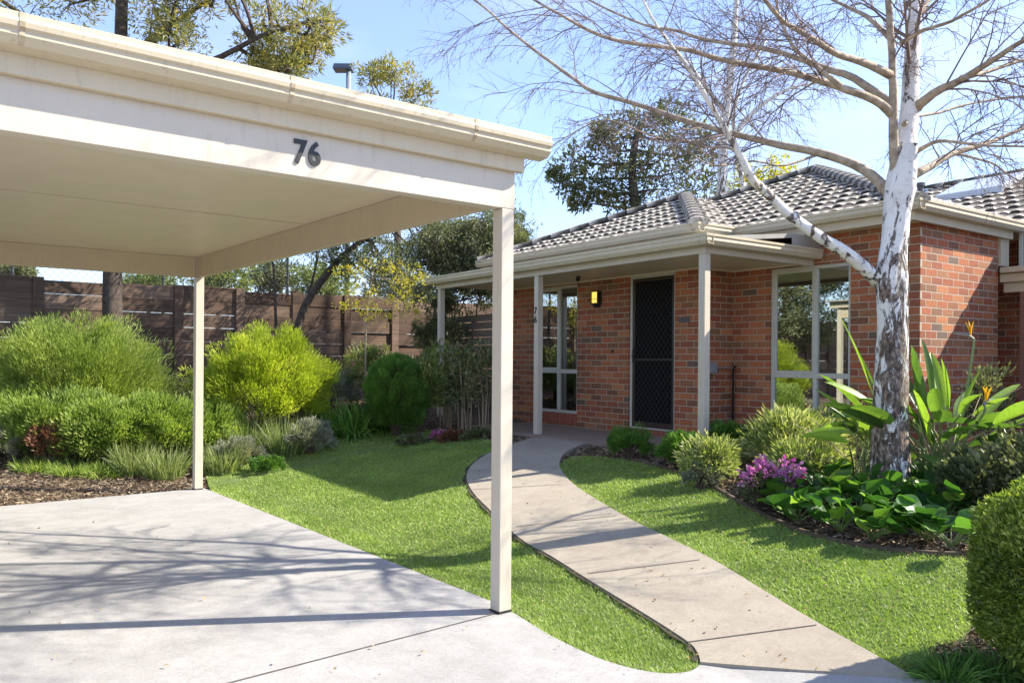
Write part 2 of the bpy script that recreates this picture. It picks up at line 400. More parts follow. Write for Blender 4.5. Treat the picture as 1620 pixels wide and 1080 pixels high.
def blades(B, L, W, lean, n_seg=2, droop=0.0, rnd=None, up=1.0, D=None, taper=1.4):
    """vectorised grass blades: B base points"""
    n = len(B)
    if D is None:
        a = rng.random(n) * 2 * math.pi; D = np.stack([np.cos(a) * lean, np.sin(a) * lean, np.full(n, up)], -1)
    D = D / np.linalg.norm(D, axis=1)[:, None]
    S = np.cross(D, rng.normal(size=(n, 3))); S /= np.linalg.norm(S, axis=1)[:, None]
    t = np.linspace(0, 1, n_seg + 1)
    L = np.broadcast_to(L, (n,)); W = np.broadcast_to(W, (n,)); dr = np.broadcast_to(droop, (n,))
    C = B[:, None] + D[:, None] * (L[:, None, None] * t[None, :, None])
    C[:, :, 2] -= (dr * L)[:, None] * (t ** 2)[None]
    wd = W[:, None] * np.maximum(1 - t ** taper, 0.04)[None]
    V = np.stack([C - S[:, None] * wd[..., None] / 2, C + S[:, None] * wd[..., None] / 2], 2)
    m = n_seg + 1; i = np.arange(n)[:, None] * 2 * m + np.arange(n_seg)[None] * 2
    F = np.stack([i, i + 1, i + 3, i + 2], -1).reshape(-1, 4)
    r = rng.random(n) if rnd is None else rnd
    return V.reshape(-1, 3), F, np.repeat(r, 2 * m)

def scatter(poly, dens_near, dmin=3.0, falloff=1.2):
    P = np.array([p[:2] for p in poly]); lo, hi = P.min(0), P.max(0)
    N = int((hi - lo).prod() * dens_near); Q = lo + rng.random((N, 2)) * (hi - lo)
    Q = Q[inside(Q, P)]; d = np.hypot(Q[:, 0], Q[:, 1]); keep = rng.random(len(Q)) < np.clip((dmin / d) ** falloff, 0, 1)
    Q = Q[keep]; return Q
def turf(name, poly, label):
    Q = scatter(poly, 15000, 4.2, 1.3); d = np.hypot(Q[:, 0], Q[:, 1])
    B = np.column_stack([Q, g(Q[:, 0], Q[:, 1]) - 0.012]); n = len(B); k = d / 4.2
    patch = 0.5 + 0.5 * np.sin(Q[:, 0] * 2.3 + 1.3 * np.sin(Q[:, 1] * 1.9)) * np.sin(Q[:, 1] * 2.9 + Q[:, 0])
    edge = np.full(n, 9.0); P = np.array([p[:2] for p in poly])
    for a, b in zip(P, np.roll(P, -1, 0)):
        ab = b - a; t = np.clip(((Q - a) @ ab) / (ab @ ab + 1e-9), 0, 1); edge = np.minimum(edge, np.hypot(*(Q - a - t[:, None] * ab).T))
    r = np.clip(rng.random(n) * 0.72 + 0.16 * patch + 0.45 * (edge < 0.10) * rng.random(n) ** 2, 0, 1)
    L = (0.014 + 0.018 * rng.random(n)) * (1 + 0.5 * (edge < 0.04) * rng.random(n)); W = (0.0045 + 0.003 * rng.random(n)) * k ** 0.65
    V, F, rr = blades(B, L, W, 0.95, 1, 0.0, r, taper=3)
    single(name, G().add(V, F, rr), grass_m, label, "grass", kind='stuff')
turf("lawn_grass", lawn_left, "short bright green grass of the lawn between the carport and the curved path")
turf("lawn_grass", lawn_right, "short bright green grass between the path and the flower bed")

# saw-cut joints of the concrete: thin dark strips laid on the surface
def strip(name, a, b, wd, lift):
    a = gp(*a)[:2]; b = gp(*b)[:2]; t = (b - a) / np.linalg.norm(b - a); s = np.array([-t[1], t[0]]) * wd / 2
    G_ = G(); K = 14; V = []; 
    for q in np.linspace(0, 1, K):
        c = a + (b - a) * q
        for sg in (-1, 1): p = c + s * sg; V.append((p[0], p[1], float(g(*p)) + lift))
    G_.add(V, [(2 * i, 2 * i + 1, 2 * i + 3, 2 * i + 2) for i in range(K - 1)]); return struct(name, G_, joint_m)
strip("driveway_joint", (786, 970), (340, 1086), 0.010, 0.004)
for a, b in [((1088, 1019), (1292, 992)), ((930, 910), (1107, 888)), ((817, 835), (975, 818)), ((748, 776), (888, 768)), ((742, 746), (886, 741))]:  # last strip paints a shadow line across the path; the others are joints
    strip("path_joint_and_shadow", a, b, 0.009, 0.016)

# dark soil cut along the path edge
def soil_cut(P, side):
    V = []
    for i, p in enumerate(P):
        tg = P[min(i + 1, len(P) - 1)] - P[max(i - 1, 0)]; tg = tg / (np.linalg.norm(tg) + 1e-9); s_ = np.array([-tg[1], tg[0]]) * side; z = float(g(*p))
        w_ = .026 + .012 * math.sin(i * 1.7) + .008 * rng.random()
        V += [(p[0] + s_[0] * .001, p[1] + s_[1] * .001, z + .004), (p[0] + s_[0] * w_, p[1] + s_[1] * w_, z + .006)]
    struct("soil", G().add(V, [(2 * i, 2 * i + 1, 2 * i + 3, 2 * i + 2) for i in range(len(P) - 1)]), simple("damp_soil", (0.06, 0.045, 0.03), (0.03, 0.022, 0.015), 40, 0.95, 0.6, 0.01))
soil_cut([np.asarray(p[:2], float) for p in path_left[1:-3]], 1)

# bark chips lying over the beds
bed_l = [p for p in [np.array([-2.5, 9.7]), np.array([2.95, 9.7])]] + lawn_far + [gp(840, 690)[:2], np.array([7.1, 9.0]), np.array([7.4, 13.5]), np.array([-2.5, 13.5])]
bed_r = bed_edge + [gp(1600, 880)[:2], np.array([9.3, 3.3]), np.array([9.0, 6.0]), np.array([7.2, 6.3])] + pts([(975, 692), (915, 707), (893, 719)])
bed_h = pts([(1440, 1062), (1450, 1042), (1475, 1020), (1540, 1005), (1548, 880), (1800, 880), (1800, 1200), (1500, 1120)])
def chips(poly, dens, label):
    Q = scatter(poly, dens, 6.0, 1.0); n = len(Q)
    B = np.column_stack([Q, g(Q[:, 0], Q[:, 1]) - 0.04 + 0.03 * rng.random(n)]); a = rng.random(n) * 6.28
    D = np.stack([np.cos(a), np.sin(a), rng.normal(0, 0.25, n)], -1)
    V, F, r = blades(B, 0.03 + 0.06 * rng.random(n), 0.008 + 0.012 * rng.random(n), 0, 1, 0, None, D=D, taper=4)
    single("bark_mulch", G().add(V, F, r), chip_m, label, "mulch", kind='stuff')
chips(bed_l, 2600, "bark chips and litter covering the bed behind the drive")
chips(bed_r, 3000, "dark bark chips covering the bed under the birch")
chips(bed_h, 3000, "dry bark chips at the foot of the clipped hedge")

# ---------------------------------------------------------------- carport
PX, PYN, PYF, XL = 2.976, 3.85, 9.57, -3.1
CR = 0.01366
cp = Thing("carport", "cream open-sided carport with a flat ceiling and number on its front beam", "carport", (PX, PYN, 0), rot=CR)
h = 0.045
for (x, y) in ((PX, PYN), (PX, PYF), (XL, PYN), (XL, PYF)):
    p = cp.part("post", G().box(x - h, x + h, y - h, y + h, 0.012, 2.40 if y < 5 else 2.66), cream_post, bevel=0.004)
    cp.part("post_foot", G().box(x - h - 0.004, x + h + 0.004, y - h - 0.004, y + h + 0.004, 0.002, 0.012), black, p)
cp.part("front_beam", G().box(XL - 0.05, PX + 0.05, PYN - h, PYN + h, 2.402, 2.66), cream_beam, bevel=0.003)
cp.part("rear_beam", G().box(XL + .048, PX - 0.048, PYF - 0.03, PYF + 0.03, 2.43, 2.66), cream, bevel=0.003)
for x in (PX, XL): cp.part("side_beam", G().box(x - 0.03, x + 0.03, PYN + 0.047, PYF - 0.047, 2.43, 2.66), cream, bevel=0.003)
cl = G().box(XL - .04, PX + 0.04, PYN + 0.05, PYF + 0.1, 2.662, 2.68)
cp.part("ceiling", cl, lining)
cj = G()
for y in (6.6,): cj.box(XL, PX - 0.04, y - 0.012, y + 0.012, 2.655, 2.6605)
cj.box(0.2, 0.224, PYN + 0.05, 6.58, 2.654, 2.6605)
cp.part("ceiling_joint_strip", cj, lining)
cp.part("fascia", G().box(XL - 0.1, PX + .09, PYN - 0.085, PYN - h - 0.002, 2.622, 2.76), cream, bevel=0.003)
cp.part("roof_deck", G().box(XL - 0.15, PX + .16, PYN - 0.08, PYF + 0.25, 2.765, 2.80), tin)
for x in (XL - 0.1, PX + .07): cp.part("side_fascia", G().box(x - 0.012, x + 0.012, PYN - 0.03, PYF + 0.2, 2.64, 2.763), cream)
# quad gutter with a rolled lip, as a bent sheet
yb = PYN - 0.087
prof = [(yb, 2.825), (yb, 2.705), (yb - 0.075, 2.715), (yb - 0.105, 2.745), (yb - 0.105, 2.765), (yb - 0.118, 2.775), (yb - 0.122, 2.795), (yb - 0.112, 2.812), (yb - 0.112, 2.833),
        (yb - 0.102, 2.836), (yb - 0.100, 2.812), (yb - 0.108, 2.792), (yb - 0.095, 2.750), (yb - 0.07, 2.722), (yb - 0.010, 2.713), (yb - 0.010, 2.825)]
cp.part("gutter", G().prism(prof, 'x', XL - 0.3, PX + .205), gutterm)
cp.part("gutter_end_cap", G().prism([prof[i] for i in range(0, 9)], 'x', PX + .206, PX + .209), gutterm)
strap_rust = simple("rusty_strap", (0.52, 0.44, 0.3), (0.34, 0.26, 0.16), 30, 0.6)
for x in (0.45, 1.55, 2.62):
    gs = G(); pp = [(y - 0.003, z) for y, z in prof[2:9]] + [(y + 0.002, z) for y, z in prof[2:9]][::-1]; gs.prism(pp, 'x', x, x + 0.02); cp.part("gutter_bracket", gs, strap_rust)
def text_part(th, s, loc, size, rot, mat, name, ext=0.004, bold=0.012, sx=1.0):
    cu = bpy.data.curves.new(name, 'FONT'); cu.body = s; cu.size = size; cu.extrude = ext; cu.offset = bold * size; cu.align_x = 'CENTER'; cu.space_character = 1.08
    t = bpy.data.objects.new(name + "_tmp", cu); COL.objects.link(t)
    dg = bpy.context.evaluated_depsgraph_get(); m = bpy.data.meshes.new_from_object(t.evaluated_get(dg)); m.name = name
    bpy.data.objects.remove(t); m.materials.clear()
    o = link(name, m, mat, th.e); o.location = tuple(np.asarray(loc) - th.off); o.rotation_euler = rot; o.scale = (sx, 1, 1); return o
text_part(cp, "76", (1.703, PYN - h - 0.005, 2.468), 0.163, (R(90), 0, 0), black, "house_number", bold=0.022, sx=0.86)

# ---------------------------------------------------------------- house (own frame, turned 2.2 degrees)
HR = R(-2.2); XW, XD, YC, YI, YE = 8.77, 8.10, 4.652, 7.215, 11.6
ZF, ZT = 0.49, 3.10
ho = Thing("brick_house", "single storey red brick unit with cream gutters, tiled hip roof and a small front porch", "house", (XW, YC, ZF), rot=HR)
def HP(x, y, z=0):                   # house frame -> world
    c, s = math.cos(HR), math.sin(HR); return np.array([x * c - y * s, x * s + y * c, z])
T = 0.11
def wallX(G_, X, y0, y1, z0, z1, holes=()):      # wall facing -X with rectangular holes (y0,y1,z0,z1)
    ys = sorted({y0, y1, *[a for h_ in holes for a in h_[:2]]}); 
    for a, b in zip(ys[:-1], ys[1:]):
        m_ = (a + b) / 2; hs = [h_ for h_ in holes if h_[0] < m_ < h_[1]]
        if not hs: G_.box(X, X + T, a, b, z0, z1)
        else:
            if hs[0][2] > z0: G_.box(X, X + T, a, b, z0, hs[0][2])
            if hs[0][3] < z1: G_.box(X, X + T, a, b, hs[0][3], z1)
WL = (9.66, 10.77, 0.60, 2.70); DR = (7.63, 8.52, 0.56, 2.72); WR = (5.48, 6.61, 0.60, 2.70)
wg = G(); wallX(wg, XD, YI, YE, 0.42, ZT, [WL, DR]); wallX(wg, XW, YC + T, YI - .001, 0.2, ZT, [WR]); ho.part("front_wall", wg, brickX)
wg = G().box(XW, 10.58, YC, YC + T, 0.2, ZT).box(XD + T, XW, YI, YI + T, 0.3, ZT).box(XD + T, 20, YE - T, YE, 0.2, ZT)
wg.box(10.58 - T, 10.58, YC + T, YC + 2.0, 0.2, ZT)
ho.part("side_wall", wg, brickY)
ho.part("quoin_return", G().box(XW - 0.0015, XW + 0.03, YC - 0.0015, YC + T, 0.2, ZT - .01), brickX)
# brick sills under the openings, bricks on edge
def soldier(y0, y1, X, z0, z1, proud):
    G_ = G(); k = int((y1 - y0) / 0.086); w_ = (y1 - y0) / k
    for i in range(k): G_.box(X - proud, X + 0.05, y0 + i * w_ + 0.004, y0 + (i + 1) * w_ - 0.004, z0, z1)
    return G_
sillm = simple("sill_brick", (0.36, 0.12, 0.065), (0.24, 0.075, 0.045), 14, 0.85, 0.4)
# windows with real panes, dark rooms behind
def glass_mat():
    m, n, b = mat_new("window_glass"); gl = nd(n, "ShaderNodeBsdfGlossy"); gl.inputs['Roughness'].default_value = 0.015; gl.inputs[0].default_value = (0.95, 0.98, 0.95, 1)
    tr = nd(n, "ShaderNodeBsdfTransparent"); tr.inputs[0].default_value = (0.62, 0.68, 0.62, 1)
    fr = nd(n, "ShaderNodeFresnel"); fr.inputs[0].default_value = 1.5
    k = math_(n, 'ADD', math_(n, 'MULTIPLY', fr.outputs[0], 1.2), 0.33)
    s = nd(n, "ShaderNodeMixShader"); n.links.new(k, s.inputs[0]); n.links.new(tr.outputs[0], s.inputs[1]); n.links.new(gl.outputs[0], s.inputs[2])
    n.links.new(s.outputs[0], n.nodes['Material Output'].inputs[0]); return m
glassm = glass_mat()
room_m = simple("room_wall", (0.30, 0.28, 0.23), (0.25, 0.23, 0.19), 2, 0.9, 0)
blind_m = simple("roller_blind", (0.22, 0.15, 0.11), (0.18, 0.12, 0.09), 3, 0.9, 0)
def window(X, hole, ym, zt, blind=None):
    y0, y1, z0, z1 = hole; f = 0.045; xo = X + 0.028
    zs = z0 + 0.085
    fr = G()
    for a, b in ((y0, y0 + f), (y1 - f, y1)): fr.box(xo, xo + 0.06, a, b, zs, z1)
    fr.box(xo + .001, xo + 0.059, y0 + f, y1 - f, z1 - f, z1).box(xo + .001, xo + 0.059, y0 + f, y1 - f, zs, zs + f)
    fr.box(xo + .002, xo + 0.058, y0 + f, y1 - f, zt - 0.032, zt + 0.032)
    fr.box(xo - .003, xo + 0.056, ym - 0.026, ym + 0.026, zs + f, zt - .032).box(xo - .003, xo + 0.056, ym - 0.026, ym + 0.026, zt + .032, z1 - f)
    wn = ho.part("window", fr, winframe, bevel=0.003)
    sash = G(); q = 0.026
    for a, b in ((ym + 0.026, y1 - f),):
        c, d = zt + 0.032, z1 - f
        sash.box(xo + .012, xo + .05, a, a + q, c, d).box(xo + .012, xo + .05, b - q, b, c, d).box(xo + .013, xo + .049, a + q, b - q, c, c + q).box(xo + .013, xo + .049, a + q, b - q, d - q, d)
    ho.part("sash", sash, winframe, wn, bevel=0.002)
    for a, b in ((y0 + f, ym - 0.026), (ym + 0.026, y1 - f)):
        for c, d in ((zs + f, zt - 0.032), (zt + 0.032, z1 - f)):
            ho.part("pane", G().box(xo + 0.028, xo + 0.032, a, b, c, d), glassm, wn)
    ho.part("brick_sill", soldier(y0, y1, X, z0 - 0.08 + .001, zs - 0.002, 0.012), sillm, wn)
    r = G(); xb = X + 1.3
    r.quad((xb, y0 - .6, 0.3), (xb, y1 + .6, 0.3), (xb, y1 + .6, ZT), (xb, y0 - .6, ZT))
    r.quad((X + T, y0 - .6, 0.31), (xb, y0 - .6, 0.31), (xb, y0 - .6, ZT), (X + T, y0 - .6, ZT)); r.quad((X + T, y1 + .6, 0.3), (xb, y1 + .6, 0.3), (xb, y1 + .6, ZT), (X + T, y1 + .6, ZT))
    r.quad((X + T, y0 - .6, 0.5), (xb, y0 - .6, 0.5), (xb, y1 + .6, 0.5), (X + T, y1 + .6, 0.5)).quad((X + T, y0 - .6, ZT - .02), (xb, y0 - .6, ZT - .02), (xb, y1 + .6, ZT - .02), (X + T, y1 + .6, ZT - .02))
    ho.part("room_lining", r, room_m, wn)
    if blind: ho.part("blind", G().box(X + 0.14, X + 0.145, blind[0], blind[1], blind[2], z1), blind_m, wn)
window(XD, WL, 10.16, 1.345, (9.66, 10.14, 1.36)); window(XW, WR, 5.97, 1.345)

# door: cream frame, dark security screen with diamond grille
y0, y1, z0, z1 = DR; f = 0.04; xo = XD + 0.03
df = G().box(xo, xo + .07, y0, y0 + f, z0, z1).box(xo, xo + .07, y1 - f, y1, z0, z1).box(xo + .001, xo + .069, y0 + f, y1 - f, z1 - f, z1).box(xo + .001, xo + .075, y0 + f, y1 - f, z0, z0 + 0.02)
dr = ho.part("door", df, winframe, bevel=0.003)
scr = simple("screen_frame_brown", (0.055, 0.038, 0.026), (0.04, 0.028, 0.02), 5, 0.4, 0.02)
a, b, c, d = y0 + f + .002, y1 - f - .002, z0 + 0.023, z1 - f - .003; q = 0.045
sf = G().box(xo + .010, xo + .040, a, a + q, c, d).box(xo + .010, xo + .040, b - q, b, c, d).box(xo + .011, xo + .039, a + q, b - q, c, c + q * 1.6).box(xo + .011, xo + .039, a + q, b - q, d - q, d).box(xo + .012, xo + .038, a + q, b - q, 1.52, 1.545)
ho.part("screen_frame", sf, scr, dr, bevel=0.002)
gr = G(); la, lb, lc, ld = a + q, b - q, c + q, d - q; st = 0.105
for sgn in (1, -1):
    for k in np.arange(-40, 60):
        s0 = k * st
        # line z - lc = s0 + sgn*(y - la)*1.25
        P = []
        for yy in np.linspace(la, lb, 40):
            zz = lc + s0 + sgn * (yy - la) * 1.25
            if lc <= zz <= ld: P.append((xo + 0.022 + 0.003 * sgn, yy, zz))
        if len(P) > 1: gr.tube([P[0], P[-1]], 0.0035, 4)
ho.part("grille", gr, simple("grille_grey", (0.06, 0.06, 0.058), (0.04, 0.04, 0.04), 8, 0.7, 0, spec=0.2), dr)
ho.part("fly_screen", G().box(xo + .030, xo + .032, la, lb, lc, ld), simple("fly_mesh", (0.010, 0.010, 0.010), None, 8, 0.9, 0, spec=0.1), dr)
ho.part("handle", G().box(xo - .006, xo + .012, b - 0.038, b - 0.010, 1.50, 1.68).box(xo - .03, xo - .004, b - 0.06, b - 0.014, 1.58, 1.60), black, dr, bevel=0.003)
ho.part("brick_step", soldier(y0, y1, XD, 0.47, z0 - .001, 0.02), sillm, dr)

# eaves, gutters, fascias
tan = 0.41
def gut_prof(s, o, zt): # quad gutter cross-section, outer face in direction s
    return [(o, zt), (o, zt - 0.025), (o - s * 0.012, zt - 0.035), (o - s * 0.008, zt - 0.07), (o - s * 0.035, zt - 0.112), (o - s * 0.115, zt - 0.112), (o - s * 0.115, zt), (o - s * 0.11, zt), (o - s * 0.11, zt - 0.105), (o - s * 0.04, zt - 0.105), (o - s * 0.014, zt - 0.068), (o - s * 0.006, zt)]
ZG = 3.235
GX1, GX2, GY = 8.35, 7.65, 4.44     # main front gutter, wing front gutter, side gutter outer faces
AY, BY = 6.83, 11.9
gg = G().prism(gut_prof(-1, GX1, ZG), 'y', GY, AY + .114).prism(gut_prof(-1, GX2, ZG), 'y', AY, BY)
ho.part("gutter", gg, gutterm)
gg = G().prism(gut_prof(-1, GY, ZG - .001), 'x', GX1 + .002, 16).prism(gut_prof(-1, AY, ZG - .001), 'x', GX2 + .002, GX1 + .115)
ho.part("gutter", gg, gutterm)
fa = G().box(GX1 + .117, GX1 + .14, GY + .117, AY + .117, 3.03, 3.2).box(GX2 + .117, GX2 + .14, AY + .117, BY, 3.03, 3.2)
fa.box(GX1 + .1405, 10.75, GY + .117, GY + .14, 3.03, 3.2).box(GX2 + .1405, GX1 + .139, AY + .118, AY + .14, 3.03, 3.2)
ho.part("fascia", fa, cream)
so_ = G().box(GX1 + .1405, XW + .05, GY + .1405, YI + .3, 3.045, 3.06).box(GX2 + .1405, XD + .05, AY + .1405, YE + .25, 3.046, 3.061).box(XW + .05, 10.7, GY + .1405, YC + .05, 3.045, 3.06)
ho.part("eave_soffit", so_, lining)

# tiled roof planes: real stepped courses with a rolled profile
def tile_mat():
    m, n, b = mat_new("weathered_roof_tile")
    f = noise(n, 6, 8, 0.75); f2 = noise(n, 38, 5, 0.7); f3 = noise(n, 1.3, 4, 0.6)
    c = ramp(n, f, [(0.30, (0.028, 0.028, 0.020)), (0.46, (0.065, 0.058, 0.042)), (0.58, (0.125, 0.105, 0.08)), (0.72, (0.25, 0.21, 0.165))])
    c = mix(n, ramp(n, f2, [(0.50, (0, 0, 0)), (0.66, (1, 1, 1))]), c, (0.035, 0.035, 0.03))
    c = mix(n, 1.0, c, ramp(n, f3, [(0.3, (0.8, 0.85, 0.8)), (0.7, (1.15, 1.05, 1.0))]), 'MULTIPLY')
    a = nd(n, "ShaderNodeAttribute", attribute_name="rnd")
    lip = ramp(n, a.outputs['Fac'], [(0.55, (0, 0, 0)), (0.80, (1, 1, 1))])  # lip edges lightened in colour, as if the sun caught them
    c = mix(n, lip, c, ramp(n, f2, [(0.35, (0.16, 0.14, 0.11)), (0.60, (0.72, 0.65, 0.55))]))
    n.links.new(c, b.inputs['Base Color']); b.inputs['Roughness'].default_value = 0.9; bump(n, b, f2, 0.5, 0.006); return m
tilem = tile_mat()
def tiles(O, U, S, run, lf, rf, G_, cz=0.30):
    """O origin at eave, U unit along the eave, S horizontal unit up the slope, run = horizontal depth; lf/rf(s): u bounds at depth s"""
    O = np.array(O, float); U = np.array(U, float); S = np.array(S, float); k = int(math.ceil(run / cz))
    for i in range(k):
        s0, s1 = i * cz, min((i + 1) * cz + 0.02, run)
        l0, r0, l1, r1 = lf(s0), rf(s0), lf(s1), rf(s1)
        a, b = min(l0, l1), max(r0, r1)
        u = np.arange(math.floor(a / 0.05) * 0.05, b + 0.05, 0.025)
        off = 0.15 * (i % 2)
        ph = ((u + off) % 0.30) / 0.30
        hgt = 0.026 * np.abs(np.sin(math.pi * 2 * ph)) ** 0.8 + 0.010 * (np.sin(math.pi * 2 * ph) > 0)
        lift = 0.028
        ul = np.clip(u, l0, r0); uh = np.clip(u, l1, r1)
        rowA = O + U * ul[:, None] + S * s0; rowA[:, 2] = O[2] + s0 * tan + lift + hgt
        rowF = rowA.copy(); rowF[:, 2] -= 0.026; rowF += S * 0.004
        rowM = O + U * ul[:, None] + S * (s0 + 0.05); rowM[:, 2] = O[2] + (s0 + 0.05) * tan + lift + hgt
        rowB = O + U * uh[:, None] + S * s1; rowB[:, 2] = O[2] + s1 * tan + 0.004 + hgt * 0.8
        n_ = len(u); j = np.arange(n_ - 1)
        V = np.concatenate([rowF, rowA, rowM, rowB]); F = np.concatenate([np.stack([j + q * n_, j + 1 + q * n_, j + 1 + (q + 1) * n_, j + (q + 1) * n_], -1) for q in range(3)])
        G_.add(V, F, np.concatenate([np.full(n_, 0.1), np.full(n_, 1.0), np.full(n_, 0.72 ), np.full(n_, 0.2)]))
ZE = 3.20; W2 = BY + .15 - GY; H2 = W2 / 2; W1 = BY - AY; H1 = W1 / 2
e = 0.06
rf = G()
tiles((GX1 + e, GY + e, ZE), (0, 1, 0), (1, 0, 0), H2 - e, lambda s: s, lambda s: W2 - 2 * e - s, rf)                    # main, facing the camera
tiles((GX1 + e, GY + e, ZE), (1, 0, 0), (0, 1, 0), H2 - e, lambda s: s, lambda s: 6.2, rf)                               # main, side facing right
tiles((GX2 + e, AY + e, ZE), (0, 1, 0), (1, 0, 0), H1 - e, lambda s: s, lambda s: W1 - 2 * e - s, rf)                    # wing hip end
tiles((GX2 + e, AY + e, ZE), (1, 0, 0), (0, 1, 0), H1 - e, lambda s: s, lambda s: 3.5, rf)
tiles((GX2 + e, BY - e, ZE), (1, 0, 0), (0, -1, 0), H1 - e, lambda s: s, lambda s: 6.0, rf)
tiles((10.95, -1.5, ZE + .02), (0, 1, 0), (1, 0, 0), 3.2, lambda s: 0, lambda s: 9.2, rf)                                 # right wing
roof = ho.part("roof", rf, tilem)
under = G()
A3 = lambda x, y, z: (x, y, z)
ap2 = (GX1 + H2, GY + H2, ZE + H2 * tan - .02); ap1 = (GX2 + H1, AY + H1, ZE + H1 * tan - .02); z_ = ZE - .02
under.add([(GX1 + e, GY + e, z_), (GX1 + e, BY, z_), ap2, (20, GY + H2, ap2[2]), (20, GY, z_), (20, BY, z_)], [(0, 1, 2)]); under.F.append(np.array([[0, 2, 3, 4], [1, 5, 3, 2]]))
under.add([(GX2 + e, AY + e, z_), (GX2 + e, BY - e, z_), ap1, (12, AY + H1, ap1[2]), (12, AY + e, z_), (12, BY - e, z_)], [(0, 1, 2)]); under.F.append(np.array([[0, 2, 3, 4], [1, 5, 3, 2]]) + under.n - 6)
under.add([(10.97, -1.48, z_), (10.97, 7.6, z_), (14.15, 7.6, z_ + 3.2 * tan), (14.15, -1.48, z_ + 3.2 * tan), (14.15, 7.6, z_), (14.15, -1.48, z_)], [(0, 1, 2, 3), (3, 2, 4, 5)])
ho.part("roof_boarding", under, tin)
def ridge(a, b):
    a = np.array(a, float); b = np.array(b, float); L = np.linalg.norm(b - a); k = int(L / 0.32); t = (b - a) / L
    s = np.cross(t, (0, 0, 1)); s /= np.linalg.norm(s); up = np.cross(s, t); G_ = G()
    for i in range(k):
        p0 = a + t * (L * i / k); p1 = a + t * (L * (i + 1) / k + 0.03); V = []
        for p, r_ in ((p0, 0.135), (p1, 0.115)):
            for q in np.linspace(-0.5, 1, 7)[:0] if False else np.linspace(math.radians(-10), math.radians(190), 8):
                V.append(p + s * math.cos(q) * r_ + up * (math.sin(q) * r_ * 0.62 - 0.01))
        F_ = [(j, j + 1, 8 + j + 1, 8 + j) for j in range(7)]
        r_ = np.concatenate([np.full(8, 0.78), np.full(8, 0.3)]); G_.add(V, F_, r_)
        G_.F.append(np.array([list(range(G_.n - 16, G_.n - 8))[::-1]]))
    return G_
ho.part("ridge_capping", ridge((GX1 + .05, GY + .05, ZE + .03), (GX1 + H2, GY + H2, ZE + H2 * tan + .04)), tilem, roof)
ho.part("ridge_capping", ridge((GX2 + .05, AY + .05, ZE + .03), (GX2 + H1, AY + H1, ZE + H1 * tan + .04)), tilem, roof)
ho.part("ridge_capping", ridge((GX2 + .05, BY - .05, ZE + .03), (GX2 + H1, AY + H1, ZE + H1 * tan + .04)), tilem, roof)
ho.part("ridge_capping", ridge((GX1 + .05, BY + .10, ZE + .03), (GX1 + H2, GY + H2, ZE + H2 * tan + .04)), tilem, roof)
ho.part("ridge_capping", ridge((14.15, -1.5, ZE + 3.2 * tan + .05), (14.15, 7.4, ZE + 3.2 * tan + .05)), tilem, roof)
sk = G().box(12.95, 13.75, 5.65, 6.65, 0, 0.12); 
V = sk.V[0]; V[:, 2] += ZE + (V[:, 0] - 10.95) * tan + 0.03
ho.part("skylight", sk, simple("skylight_dome", (0.62, 0.64, 0.66), (0.5, 0.52, 0.54), 3, 0.15, 0), roof, bevel=0.02)
ho.part("vent_pipe", G().tube([(9.6, 5.1, 3.3), (9.6, 5.1, 3.62)], 0.035, 10).tube([(9.6, 5.1, 3.62), (9.6, 5.1, 3.66)], 0.055, 10), simple("vent_grey", (0.1, 0.1, 0.11), None, 5, 0.5, 0), roof)

# porch: posts, beam, flat roof, gutter, slab
XPF, YP2, YP1, YP3, ZB = 6.85, 6.02, 9.01, 11.68, 2.685
pc = ho.part("porch_beam", G().box(XPF - .045, XPF + .045, YP2 - .05, YP3 + .1, ZB, 2.79).box(XPF + .046, XW - .002, YP2 - .047, YP2 + .04, ZB + .002, 2.79), cream_beam, bevel=0.003)
for y in (YP2, YP1, YP3): ho.part("porch_post", G().box(XPF - .045, XPF + .045, y - .045, y + .045, 0.47, ZB - .001), cream_post, bevel=0.004)
ho.part("porch_soffit", G().box(XPF + .046, XD - .002, YP2 + .041, YP3 + .1, 2.735, 2.745).box(XD - .001, XW - .002, YP2 + .041, YI - .002, 2.7352, 2.7452), lining)
ho.part("soffit_trim", G().box(XD - .022, XD - .003, YI, YE, 2.712, 2.734).box(XW - .022, XW - .003, YP2 + .042, YI - .003, 2.712, 2.734).box(XD, XW - .023, YI - .022, YI - .003, 2.712, 2.734), lining)
pr = G(); pr.add([(6.72, 5.88, 2.85), (6.72, 11.83, 2.85), (XD + .1, 11.83, 3.02), (XD + .1, 5.88, 3.02), (6.72, 5.88, 2.80), (6.72, 11.83, 2.80), (XD + .1, 11.83, 2.97), (XD + .1, 5.88, 2.97)],
                [(0, 3, 2, 1), (4, 5, 6, 7), (0, 1, 5, 4), (1, 2, 6, 5), (2, 3, 7, 6), (3, 0, 4, 7)])
pr.add([(XD + .1, 5.88, 3.02), (XD + .1, YI - .01, 3.02), (XW - .003, YI - .01, 3.025), (XW - .003, 5.88, 3.025), (XD + .1, 5.88, 2.80), (XW - .003, 5.88, 2.80)], [(0, 3, 2, 1), (0, 4, 5, 3)])
ho.part("porch_roof", pr, tin)
ho.part("porch_gutter", G().prism([(a_, z_ ) for a_, z_ in gut_prof(-1, 6.63, 2.87)], 'y', 5.80, 11.86).prism(gut_prof(-1, 5.80, 2.869), 'x', 6.632, 8.72), gutterm)
ho.part("porch_fascia", G().box(6.747, 6.77, 5.92, 11.84, 2.76, 2.848).box(6.7705, 8.75, 5.92, 5.94, 2.76, 2.848), cream)
ho.part("porch_slab", G().box(6.68, XD + .05, 5.85, 11.7, 0.30, 0.488).box(XD + .0501, XW, 5.85, YI, 0.30, 0.488), porch_m, bevel=0.006)
